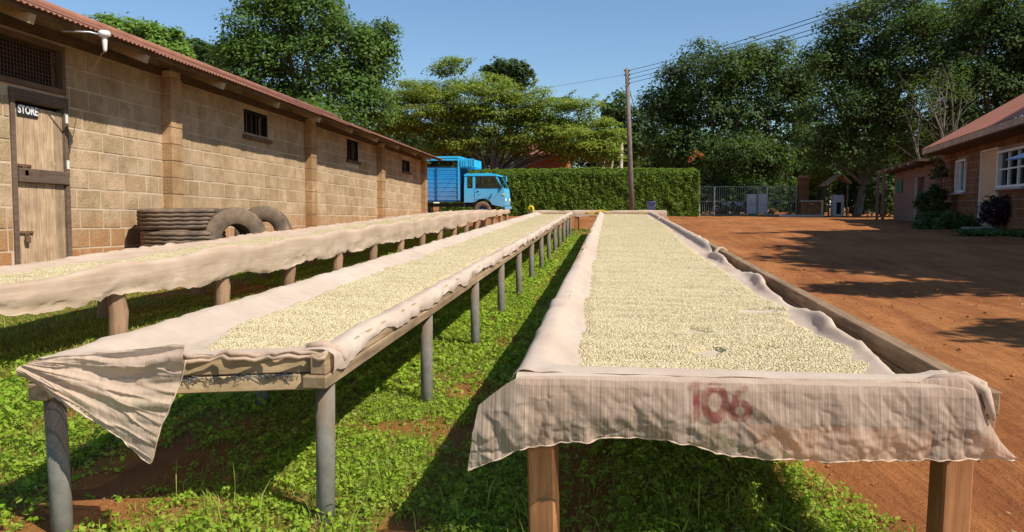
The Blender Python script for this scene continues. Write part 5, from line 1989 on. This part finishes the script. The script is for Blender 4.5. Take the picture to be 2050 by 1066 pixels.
# inside the turned wall frame y is reversed
rev = [(-b, -a, c, d) for (a, b, c, d) in hops]
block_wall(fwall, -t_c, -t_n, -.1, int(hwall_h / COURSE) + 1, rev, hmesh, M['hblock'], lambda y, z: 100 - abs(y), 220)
core = MB()
ys = sorted(set([t_n, t_c] + [o[0] for o in hops] + [o[1] for o in hops]))
HT = -.1 + (int(hwall_h / COURSE) + 1) * COURSE
for a, b in zip(ys[:-1], ys[1:]):
    m = (a + b) / 2
    cuts = sorted([(o[2], o[3]) for o in hops if o[0] <= m <= o[1]])
    z = -.1
    for (c, d) in cuts + [(HT, None)]:
        if c > z + .001: core.box((.012 + .09, m, (z + c) / 2), (.18, b - a, c - z))
        if d is not None: z = max(z, d)
core.build('mortar_core', M['hmortar'], house, local=True)
HD = 5.0
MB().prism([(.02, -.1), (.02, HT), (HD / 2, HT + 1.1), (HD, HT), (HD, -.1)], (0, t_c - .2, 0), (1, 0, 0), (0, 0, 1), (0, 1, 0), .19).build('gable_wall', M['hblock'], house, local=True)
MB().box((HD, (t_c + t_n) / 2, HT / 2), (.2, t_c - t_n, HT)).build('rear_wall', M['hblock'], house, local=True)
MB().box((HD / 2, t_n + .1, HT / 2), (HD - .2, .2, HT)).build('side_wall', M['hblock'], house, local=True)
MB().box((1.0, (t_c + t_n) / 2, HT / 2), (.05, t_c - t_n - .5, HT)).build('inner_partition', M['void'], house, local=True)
# roof
ev, ez = on_wall(1846, 300, .75)
eave_x, eave_z = -.75, ez
hs_ = math.radians(31)
hrl = (HD / 2 + .75) / math.cos(hs_)
hv, hf = corr_sheet(.78 + .05, hrl, .078, .009)
tmp = fast_mesh('roof_sheet', hv * np.array([-1, 1, 1]), hf, M['tin_house'], smooth=True)
hsheet = tmp.data
bpy.data.objects.remove(tmp)
hroof = empty('roof', (0, 0, 0)); hroof.parent = house
nh = int((ev - t_n + .5) / .78) + 1
for k in range(nh):
    for sd in (0, 1):
        o = bpy.data.objects.new('roof_sheet', hsheet)
        col.objects.link(o)
        o.parent = hroof
        yk = ev - (k + 1) * .78
        o.rotation_euler = (0, -hs_, 0) if sd == 0 else (0, -hs_, math.pi)
        o.location = (eave_x, yk, eave_z + .004 * (k % 2)) if sd == 0 else (HD + .75, yk + .78, eave_z + .004 * (k % 2))
yn = ev - nh * .78
MB().box((eave_x + .02, (ev + yn) / 2, eave_z - .10), (.035, ev - yn - .02, .17)).build('fascia', M['fascia'], hroof, local=True)
MB().prism([(eave_x + .04, eave_z - .24), (eave_x + .04, eave_z - .02), (HD / 2, eave_z - .02 + (HD / 2 - eave_x) * math.tan(hs_)), (HD / 2, eave_z - .22 + (HD / 2 - eave_x) * math.tan(hs_))], (0, ev - .06, 0), (1, 0, 0), (0, 0, 1), (0, 1, 0), .03).build('barge_board', M['fascia'], hroof, local=True)
MB().box((eave_x / 2 + .02, (ev + yn) / 2, eave_z - .20), (-eave_x - .06, ev - yn - .1, .02)).build('soffit', M['timber_dark'], hroof, local=True)
# windows and door
for wi, (a, b, c, d) in enumerate((win1, win2)):
    w = empty('window', (0, 0, 0)); w.parent = house
    f = MB()
    t_ = .06
    f.box((.0, (a + b) / 2, c + t_ / 2), (.12, b - a, t_)).box((.0, (a + b) / 2, d - t_ / 2), (.12, b - a, t_))
    f.box((.0, a + t_ / 2, (c + d) / 2), (.12, t_, d - c - 2 * t_)).box((.0, b - t_ / 2, (c + d) / 2), (.12, t_, d - c - 2 * t_))
    f.build('frame', M['white'], w, local=True)
    if wi == 0:
        MB().box((.02, b - (b - a) * .30, (c + d) / 2), (.06, .06, d - c - .12)).build('mullion', M['white'], w, local=True)
        MB().box((.11, (a + b) / 2, (c + d) / 2), (.02, b - a - .1, d - c - .1)).build('curtain', M['curtain'], w, local=True)
    else:
        nm = 3
        for k in range(1, nm): MB().box((.02, a + (b - a) * k / nm, (c + d) / 2), (.06, .055, d - c - .12)).build('mullion', M['white'], w, local=True)
        for q in (.5,): MB().box((.021, (a + b) / 2, c + (d - c) * q), (.05, b - a - .12, .04)).build('glazing_bar', M['white'], w, local=True)
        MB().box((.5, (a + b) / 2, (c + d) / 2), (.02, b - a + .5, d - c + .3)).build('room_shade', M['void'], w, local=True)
    MB().box((.04, (a + b) / 2, (c + d) / 2), (.008, b - a - .1, d - c - .1)).build('pane', M['glass'], w, local=True)
    MB().box((-.06, (a + b) / 2, c - .035), (.16, b - a + .1, .06), bev=.006).build('sill', M['concrete'], w, local=True)
hd_ = empty('door', (0, 0, 0)); hd_.parent = house
a, b, c, d = dor
MB().box((.03, (a + b) / 2, (c + d) / 2), (.06, b - a - .08, d - c - .06), bev=.004).build('door_leaf', M['cream'], hd_, local=True)
f = MB().box((.0, a + .022, (c + d) / 2), (.14, .04, d - c)).box((.0, b - .022, (c + d) / 2), (.14, .04, d - c)).box((.0, (a + b) / 2, d - .02), (.139, b - a - .09, .04))
f.build('frame', M['white'], hd_, local=True)
MB().box((-.02, a + .14, 1.0), (.04, .05, .12), bev=.008).build('handle', M['steel'], hd_, local=True)
MB().box((-.45, (a + b) / 2, .02), (.9, b - a + .6, .14), bev=.02).build('doorstep', M['concrete'], house, local=True)
# lower annexe beyond the house
ax_t0 = t_c + .05
ax_t1, _ = on_wall(1790, 400)
annex = empty('low_annexe', tuple(P0 + U * ax_t0), 'low dull pink building with a flat overhanging roof and dark doorways', 'building', rot=(0, 0, -ang_h))
aL = ax_t1 - ax_t0
aH = on_wall(1800, 343)[1]
dA, dB = on_wall(1850, 400)[0] - ax_t0, on_wall(1836, 400)[0] - ax_t0
dz = on_wall(1840, 356)[1]
wpanel = MB()
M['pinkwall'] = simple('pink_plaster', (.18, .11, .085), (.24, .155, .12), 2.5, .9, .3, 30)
wpanel.box((.1, dA / 2, aH / 2), (.2, dA, aH)).box((.1, (dB + aL) / 2, aH / 2), (.2, aL - dB, aH)).box((.1, (dA + dB) / 2, (dz + aH) / 2), (.2, dB - dA, aH - dz))
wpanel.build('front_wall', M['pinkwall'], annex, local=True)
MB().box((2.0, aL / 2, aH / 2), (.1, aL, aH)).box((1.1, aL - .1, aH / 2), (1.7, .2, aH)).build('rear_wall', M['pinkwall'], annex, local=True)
MB().box((.19, (dA + dB) / 2, dz / 2), (.02, dB - dA - .02, dz)).build('door', M['timber_dark'], annex, local=True)
MB().box((-.02, dB + .06, dz / 2), (.10, .10, dz)).build('door_jamb', M['panel'], annex, local=True)
MB().box((.9, aL / 2 + .3, aH + .06), (3.2, aL + 1.4, .10)).build('roof', M['timber_dark'], annex, local=True)
for k in range(5):
    MB().box((-.45, .5 + k * aL / 5, aH - .05), (.9, .06, .10)).build('rafter', M['timber_dark'], annex, local=True)
gA, gB = on_wall(1807, 386), on_wall(1797, 362)
MB().box((-.03, (gA[0] + gB[0]) / 2 - ax_t0, (gA[1] + gB[1]) / 2), (.05, abs(gB[0] - gA[0]), gB[1] - gA[1])).build('green_shutter', M['greenboard'], annex, local=True)
for px in (1804, 1791):
    q = on_wall(px, 400)[0] - ax_t0
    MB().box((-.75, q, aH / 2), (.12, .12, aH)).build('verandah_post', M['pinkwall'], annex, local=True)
# curved blue canopy on a post in front of the house
cp = on_wall(2052, 318, 1.3)
cpp = P0 + U * cp[0] + NR * 1.3
ccz = HZ + cp[1]
can = empty('curved_canopy', (cpp[0], cpp[1], float(gz(cpp[1]))), 'curved bluish metal canopy on a dark post in front of the house', 'canopy')
cs_ = []
for i in range(13):
    t_ = i / 12
    cs_.append((cpp[0] - .02 + 1.9 * t_, ccz + .02 + .26 * math.sin(math.pi * t_)))
cv = np.array([[(x, cpp[1] - .5 + 1.2 * q, z) for q in (0, .5, 1)] for x, z in cs_])
fast_mesh('sheet', np.concatenate([cv.reshape(-1, 3), cv.reshape(-1, 3) - [0, 0, .02]]), np.concatenate([grid_faces(13, 3), grid_faces(13, 3)[:, ::-1] + 39]), M['canopy_blue'], can, True)
MB().tube([(x, cpp[1] - .48, z - .05) for x, z in cs_], .035, 6).build('rib', M['timber_dark'], can, True)
MB().tube([(cpp[0] + 1.0, cpp[1], float(gz(cpp[1])) - .2), (cpp[0] + 1.0, cpp[1], ccz + .22)], .05, 8).build('post', M['timber_dark'], can, True)


# ================================================================== SHRUBS BY THE HOUSE
def shrub(name, label, px, py, rx, ry, mat, n, size, Y=None, stem=True, group=None, per=16):
    Yd = Y if Y else atG(px, py + ry)[1]
    c = atY(px, py, Yd)
    ppm = F / Yd
    g0 = float(gz(Yd))
    root = empty(name, (c[0], c[1], g0), label, 'shrub', group)
    r = np.array([rx / ppm, rx / ppm * .9, ry / ppm])
    sb = MB()
    for k in range(5):
        d = rng.normal(size=3); d /= np.linalg.norm(d); d[2] = abs(d[2])
        sb.tube(branch_path((c[0], c[1], g0 - .05), c + d * r * .7, .02, 4), [.03, .025, .02, .014, .008], 5)
    sb.build('stem', M['bark'], root, True)
    k = max(4, n // per)
    D = rng.normal(size=(k, 3)); D /= np.linalg.norm(D, axis=1, keepdims=True)
    cs = c + D * r * (.5 + .5 * rng.random((k, 1)))
    cs[:, 2] = np.maximum(cs[:, 2], g0 + .05)
    leaf_object('foliage', cluster_leaves(cs, r.min() * .28, per, size, D, 1, .5), M[mat], root)
    return root


shrub('round_shrub', 'round dark purple shrub clipped on a short stem before the cream door', 2000, 424, 38, 28, 'lf_purple', 2600, .05, Y=21.5)
shrub('round_shrub', 'dark bush standing against the annexe doorway', 1866, 405, 30, 30, 'lf_dark', 2200, .06, Y=27)
shrub('leafy_bush', 'low green leafy bush at the foot of the house wall below the narrow window', 1890, 452, 60, 28, 'lf_mid', 4200, .055, Y=23.0)
shrub('leafy_bush', 'low green plants spreading beside the doorstep at the yard edge', 2000, 492, 75, 26, 'lf_mid', 4200, .045, Y=18.6)
shrub('climbing_plant', 'bare twisted climber hanging on the corner of the house', 1880, 340, 18, 26, 'lf_dark', 500, .05, Y=27.5)
shrub('yellow_bush', 'yellow green bush spilling over the gate pillar', 1636, 354, 34, 18, 'lf_yellow', 1800, .09, Y=52.5)
shrub('dark_bush', 'dark bush behind the small shelter', 1716, 388, 40, 44, 'lf_dark', 4200, .10, Y=51.6)
shrub('dark_bush', 'dark bush between the lamp post and the annexe', 1772, 385, 36, 50, 'lf_dark', 4200, .10, Y=46.5)
shrub('dark_bush', 'dark bush filling the gap beside the low wall', 1628, 395, 30, 36, 'lf_dark', 2200, .10, Y=54)

# ================================================================== TREES
tree('broadleaf_tree', 'huge dense dark green mango like tree rising behind the store roof', [(535, 70, 80, 55), (620, 45, 80, 50), (690, 105, 75, 62), (742, 95, 42, 60), (510, 150, 70, 60), (600, 140, 95, 75), (690, 190, 90, 60), (560, 225, 80, 50), (470, 115, 32, 40), (760, 165, 30, 60), (640, 255, 130, 40), (480, 195, 40, 36), (735, 235, 60, 50), (560, 20, 40, 25)], 42, 'lf_mango', 56000, .105, .85, 640, .45, group=None, per=90, dens_in=.15)
tree('broadleaf_tree', 'light green rounded tree behind the near end of the store roof', [(255, 78, 72, 34), (312, 98, 56, 38), (205, 62, 45, 20), (345, 125, 40, 34), (260, 130, 90, 40)], 38, 'lf_light', 12000, .12, .5, 270, .3, per=40)
tree('broadleaf_tree', 'small dark tree between the light green tree and the huge one', [(395, 108, 36, 22), (372, 128, 40, 26), (428, 118, 26, 20), (410, 150, 50, 30)], 50, 'lf_dark', 5000, .14, .5, 405, .25, per=34)
umb = [(890, 150, 46, 10), (840, 178, 70, 13), (960, 172, 100, 15), (905, 195, 110, 14), (1035, 190, 80, 13), (825, 205, 68, 15), (1075, 218, 100, 15), (965, 218, 120, 16), (860, 232, 110, 17), (1150, 222, 70, 11), (1010, 245, 120, 17), (1160, 250, 88, 15), (900, 262, 110, 16), (1110, 278, 100, 15), (1212, 272, 38, 18), (1040, 288, 70, 10), (795, 248, 52, 20), (1200, 296, 46, 10), (785, 222, 34, 14), (905, 128, 26, 5), (1090, 262, 90, 14), (940, 235, 70, 16), (1060, 240, 70, 18), (1130, 296, 80, 10), (840, 268, 80, 16), (980, 275, 80, 14), (1000, 200, 60, 12), (870, 208, 60, 14), (1175, 280, 60, 12), (760, 262, 40, 16), (1045, 300, 50, 10), (925, 290, 60, 10), (1190, 312, 56, 12), (1150, 316, 46, 10), (1220, 322, 34, 12), (880, 302, 80, 12), (1112, 302, 46, 8), (1165, 300, 70, 12), (1010, 298, 40, 8)]
umb = [(a, b + random.uniform(-4, 4), c * random.uniform(.75, 1.05), d * random.uniform(1.0, 1.5)) for a, b, c, d in umb]


def umb_twigs(root, L):
    mb = MB()
    tv = []
    for (xa, ya, xb, yb) in ((1105, 222, 1150, 182), (1150, 232, 1196, 190), (1175, 240, 1205, 205), (1090, 200, 1140, 196), (920, 150, 945, 118), (800, 200, 770, 185), (1060, 178, 1075, 160)):
        a, b = atY(xa, ya, 58), atY(xb, yb, 58)
        mb.tube(branch_path(a, b, .05, 4), [.05, .04, .03, .02, .012], 5)
        k = 10
        cs = a + (b - a) * np.linspace(.2, 1, k)[:, None]
        tv.append(cluster_leaves(cs, .32, 16, .09, np.tile([0, 0, 1.], (k, 1)), .4, .8))
    mb.build('twigs', M['bark'], root, True)
    leaf_object('twig_leaves', np.concatenate(tv), M['lf_umb'], root)


tree('umbrella_tree', 'wide flat layered tree with feathery yellow green foliage behind the hedge', umb, 58, 'lf_umb', 110000, .095, .85, 965, .2, flat=.38, per=44, upb=.9, dens_in=.5, depth=.8, extra=umb_twigs)
tree('broadleaf_tree', 'dark treetop showing just above the umbrella shaped tree', [(1020, 140, 36, 14), (990, 150, 26, 12), (1045, 155, 28, 12), (1015, 175, 40, 18)], 72, 'lf_dark', 4000, .17, .6, 1015, .3, per=30)
tree('broadleaf_tree', 'dark shaded tree filling the space behind the lorry', [(800, 285, 60, 40), (870, 300, 70, 40), (930, 315, 60, 34), (990, 320, 40, 26), (840, 335, 60, 30)], 66, 'lf_dark', 11000, .19, .9, 860, .3, per=34)
tree('broadleaf_tree', 'dim green tree behind the power pole', [(1262, 262, 34, 44), (1230, 225, 28, 30), (1286, 300, 30, 34), (1240, 300, 44, 36)], 76, 'lf_mid', 8000, .19, .8, 1262, .3, per=34)
tree('broadleaf_tree', 'big rounded dark green tree standing over the bar gate', [(1350, 215, 56, 60), (1330, 280, 42, 46), (1415, 165, 74, 52), (1495, 150, 80, 46), (1560, 160, 70, 50), (1440, 240, 110, 72), (1385, 320, 84, 46), (1540, 245, 90, 75), (1480, 330, 110, 48), (1325, 230, 36, 40), (1600, 200, 50, 60)], 62, 'lf_mid', 60000, .13, 1.0, 1450, .4, per=70, dens_in=.2)
tree('broadleaf_tree', 'tallest spreading tree towering above the house annexe', [(1700, 85, 60, 56), (1780, 60, 90, 50), (1860, 85, 80, 62), (1720, 160, 84, 64), (1820, 165, 100, 74), (1915, 55, 50, 40), (1700, 245, 84, 66), (1800, 260, 96, 56), (1655, 140, 40, 60), (1760, 320, 90, 40), (1660, 300, 50, 50)], 50, 'lf_mid', 64000, .105, .85, 1715, .26, per=70, dens_in=.2)
tree('broadleaf_tree', 'dark tree leaning over the red roof of the house', [(1985, 105, 64, 54), (2045, 160, 60, 76), (1975, 200, 64, 60), (2060, 70, 60, 50), (1930, 190, 46, 56), (1965, 22, 46, 18), (2020, 20, 40, 16), (2100, 130, 70, 90), (1950, 270, 70, 50)], 46, 'lf_dark', 38000, .11, .8, 1990, .4, per=56)
tree('broadleaf_tree', 'shaded understorey tree beyond the gate bars', [(1440, 370, 60, 40), (1520, 360, 60, 44), (1590, 345, 60, 50), (1380, 365, 40, 40)], 66, 'lf_dark', 10000, .17, .8, 1500, .2, per=36)
tree('broadleaf_tree', 'shaded understorey tree behind the small shelter', [(1660, 360, 60, 40), (1730, 350, 60, 46), (1800, 345, 50, 44), (1850, 320, 50, 50), (1900, 300, 50, 50)], 64, 'lf_dark', 11000, .17, .8, 1730, .2, per=36)
tree('broadleaf_tree', 'far dim tree closing the gap beside the pole', [(1300, 320, 40, 30), (1340, 340, 50, 30), (1260, 330, 50, 24)], 84, 'lf_dark', 5000, .2, .9, 1310, .2, per=30)
# orange blossoms on the tree by the gate
bl = []
for (x, y) in ((1393, 308), (1402, 312), (1384, 318), (1380, 325)):
    c = atY(x, y, 57.5)
    bl.append(cluster_leaves(np.array([c]), .28, 30, .07, np.array([[0, -1., 0]]), 1, .3))
ob = leaf_object('blossom_cluster', np.concatenate(bl), M['lf_orange'])
tag(ob, 'spray of orange blossoms hanging in the dark tree by the gate', 'blossoms')
M['bark_dead'] = simple('grey_bark', (.13, .11, .085), (.24, .205, .165), 5, .9, .5, 22, (1, 1, .3), dist=.03)
# dead pale-branched tree behind the annexe
dt_c = atY(1885, 413, 41.0)
dt = empty('dead_tree', (dt_c[0], 41.0, TG), 'pale sparse branching tree rising behind the annexe', 'tree')
tb = MB()
bases = [np.array([dt_c[0] + dx, 41.0 + dy, TG]) for dx, dy in ((0, 0), (.25, .1), (-.3, .05))]
tips = [(1905, 185), (1880, 175), (1850, 190), (1925, 200), (1868, 215), (1840, 235), (1898, 160), (1822, 250)]
for i, (x, y) in enumerate(tips):
    b = bases[i % 3]
    e = atY(x, y, 41 + rng.uniform(-.8, .8))
    pth = branch_path(b, e, .02, 7)
    tb.tube(pth, list(np.linspace(.09, .012, 8)), 7)
    for k in range(14):
        s = pth[2 + k % 6]
        q = s + np.array([rng.normal() * .6, rng.normal() * .4, .5 + rng.random() * .9])
        tb.tube(branch_path(s, q, .03, 3), [.022, .016, .01, .004], 4)
tb.build('trunk', M['bark_dead'], dt, True)
dl = np.array([atY(x + rng.normal() * 22, y + rng.normal() * 22, 41 + rng.normal()) for x, y in tips for _ in range(7)])
leaf_object('sparse_leaves', cluster_leaves(dl, .45, 26, .07, np.tile([0, 0, 1.], (len(dl), 1)), 1, .5), M['lf_dark'], dt)
# slim pale trunks behind the hedge
for (x, y0, wh) in ((1205, 315, 'farthest from'), (1222, 316, 'midmost of three beside'), (1241, 312, 'closest to')):
    p = atY(x, 413, 60.5)
    q = atY(x, y0 - 25, 60.5)
    st = empty('slim_tree', (p[0], 60.5, TG), 'slim pale trunk behind the hedge, %s the leaning power pole' % wh, 'tree', 'slim trunks behind the hedge')
    MB().tube([(p[0], 60.5, TG - .2), (p[0] + .1, 60.5, q[2])], [.16, .12], 8).build('trunk', M['bark_pale'], st, True)
    cs = np.array([[p[0], 60.5, q[2] + .4 * i] for i in range(3)])
    leaf_object('crown', cluster_leaves(cs, .8, 60, .12, np.tile([0, 0, 1.], (3, 1)), .6, .6), M['lf_umb'], st)

# red brick building behind the hedge
RY = 63.0
ra, rb = atY(1054, 333, RY), atY(1136, 333, RY)
rbh = empty('brick_building', ((ra[0] + rb[0]) / 2, RY + 2, TG), 'red brick building with a rusty pitched roof half hidden behind the hedge', 'building')
rz = atY(1100, 312, RY)[2]
MB().box(((ra[0] + rb[0]) / 2, RY + 2.5, (TG + rz) / 2), (rb[0] - ra[0], 5, rz - TG)).build('wall', M['brickred'], rbh)
rr_ = atY(1120, 300, RY)[2]
MB().prism([(-.5, rz + .0), (2.5, rr_ + .6), (5.5, rz), (5.5, rz + .12), (2.5, rr_ + .75), (-.5, rz + .12)], (ra[0] - .6, RY, 0), (0, 1, 0), (0, 0, 1), (1, 0, 0), rb[0] - ra[0] + 1.2).build('roof', M['tin'], rbh)
# trees beyond the right edge of the view: their shade falls across the yard
def off_tree(name, label, base, lobes, leaf, N, size, cr, tr):
    root = empty(name, base, label, 'tree', None)
    base = np.array(base)
    tb = MB()
    L = [(base + np.array(l[:3]), np.array(l[3:])) for l in lobes]
    fork = base + np.array([0, 0, min(l[2] for l in lobes) * .6])
    tb.tube([base - [0, 0, .2], fork], [tr * 1.1, tr * .8], 9)
    cs, outs = [], []
    ar = sum(l[1][0] * l[1][1] for l in L)
    for c, r in L:
        tb.tube(branch_path(fork, c, .05, 5), list(np.linspace(tr * .5, tr * .12, 6)), 6)
        k = max(3, int(N / 36 * r[0] * r[1] / ar))
        D = rng.normal(size=(k, 3)); D /= np.linalg.norm(D, axis=1, keepdims=True)
        cs.append(c + D * r * (.6 + .45 * rng.random((k, 1)))); outs.append(D)
    tb.build('trunk', M['bark'], root, True)
    cs, outs = np.concatenate(cs), np.concatenate(outs)
    leaf_object('crown', cluster_leaves(cs, cr, 36, size, outs, .8, .5), M[leaf], root)


OT = [('shade tree standing beside the house beyond the near yard', (13.4, 7.2), [(-2.4, .8, 7.4, 2.2, 1.9, 1.3), (0, 0, 8, 2.8, 2.4, 1.6), (-1.0, 2.6, 8.0, 2.4, 2.0, 1.4), (1.8, 1, 7, 2.4, 2.4, 1.5)]),
      ('shade tree rising over the near end of the house', (15.0, 11.8), [(-2.4, .5, 7.6, 2.2, 2.0, 1.4), (.4, 0, 8.2, 2.8, 2.4, 1.7), (-1.6, 2.4, 7.8, 2.2, 1.8, 1.2), (2, 1.0, 7, 2.4, 2.0, 1.5), (-4.6, 4.4, 6.8, 1.5, .40, .3)]),
      ('shade tree growing close behind the middle of the house', (17.5, 16.0), [(-2.6, .2, 7.6, 2.2, 2.0, 1.3), (0, 0, 8.2, 2.6, 2.2, 1.6), (1.5, .8, 7, 2.4, 2.0, 1.5)])]
for lab, (bx_, by_), lobes_ in OT:
    off_tree('broadleaf_tree', lab, (bx_, by_, float(gz(by_))), lobes_, 'lf_mid', 46000, .17, .7, .3)
off_tree('broadleaf_tree', 'small thin shade tree near the edge of the red yard', (8.6, 4.2, float(gz(4.2))), [(-.3, 2.0, 5.4, 2.1, .45, .3), (.6, 2.2, 5.6, 1.4, .4, .3), (-1.2, -.5, 4.8, .9, .55, .35), (-.4, -.9, 4.9, .8, .6, .35), (-1.9, -1.3, 4.4, .35, .3, .25), (.4, -.6, 5.0, .9, .6, .4)], 'lf_mid', 8000, .09, .3, .12)
# far trees closing the view
for i, x in enumerate(list(range(330, 1340, 92))):
    rr = random.Random(i)
    yy = 300 + rr.uniform(-14, 14)
    tree('far_tree', 'dim distant tree closing the view behind the hedge and store', [(x, yy, 62, 34), (x - 34, yy + 26, 52, 34), (x + 34, yy + 30, 52, 34), (x, yy + 62, 70, 40)], 96, 'lf_dark', 2600, .30, 1.2, x, .25, 'far trees behind the hedge', per=26)
for i, x in enumerate(list(range(1400, 1960, 84))):
    rr = random.Random(50 + i)
    yy = 300 + rr.uniform(-14, 14)
    tree('far_tree', 'dim distant tree closing the view behind the bar gate', [(x, yy, 62, 50), (x - 34, yy + 46, 52, 44), (x + 34, yy + 50, 52, 44), (x, yy + 90, 70, 40)], 84, 'lf_dark', 2800, .27, 1.2, x, .25, 'far trees behind the gate', per=26)
for i, x in enumerate((1405, 1440, 1476, 1512, 1548, 1584)):
    shrub('gate_bush', 'dark bush growing just outside the bar gate', x, 392 + 6 * (i % 2), 34, 36, 'lf_dark', 2200, .12, Y=58.5 + (i % 3) * .6, group='bushes outside the gate')
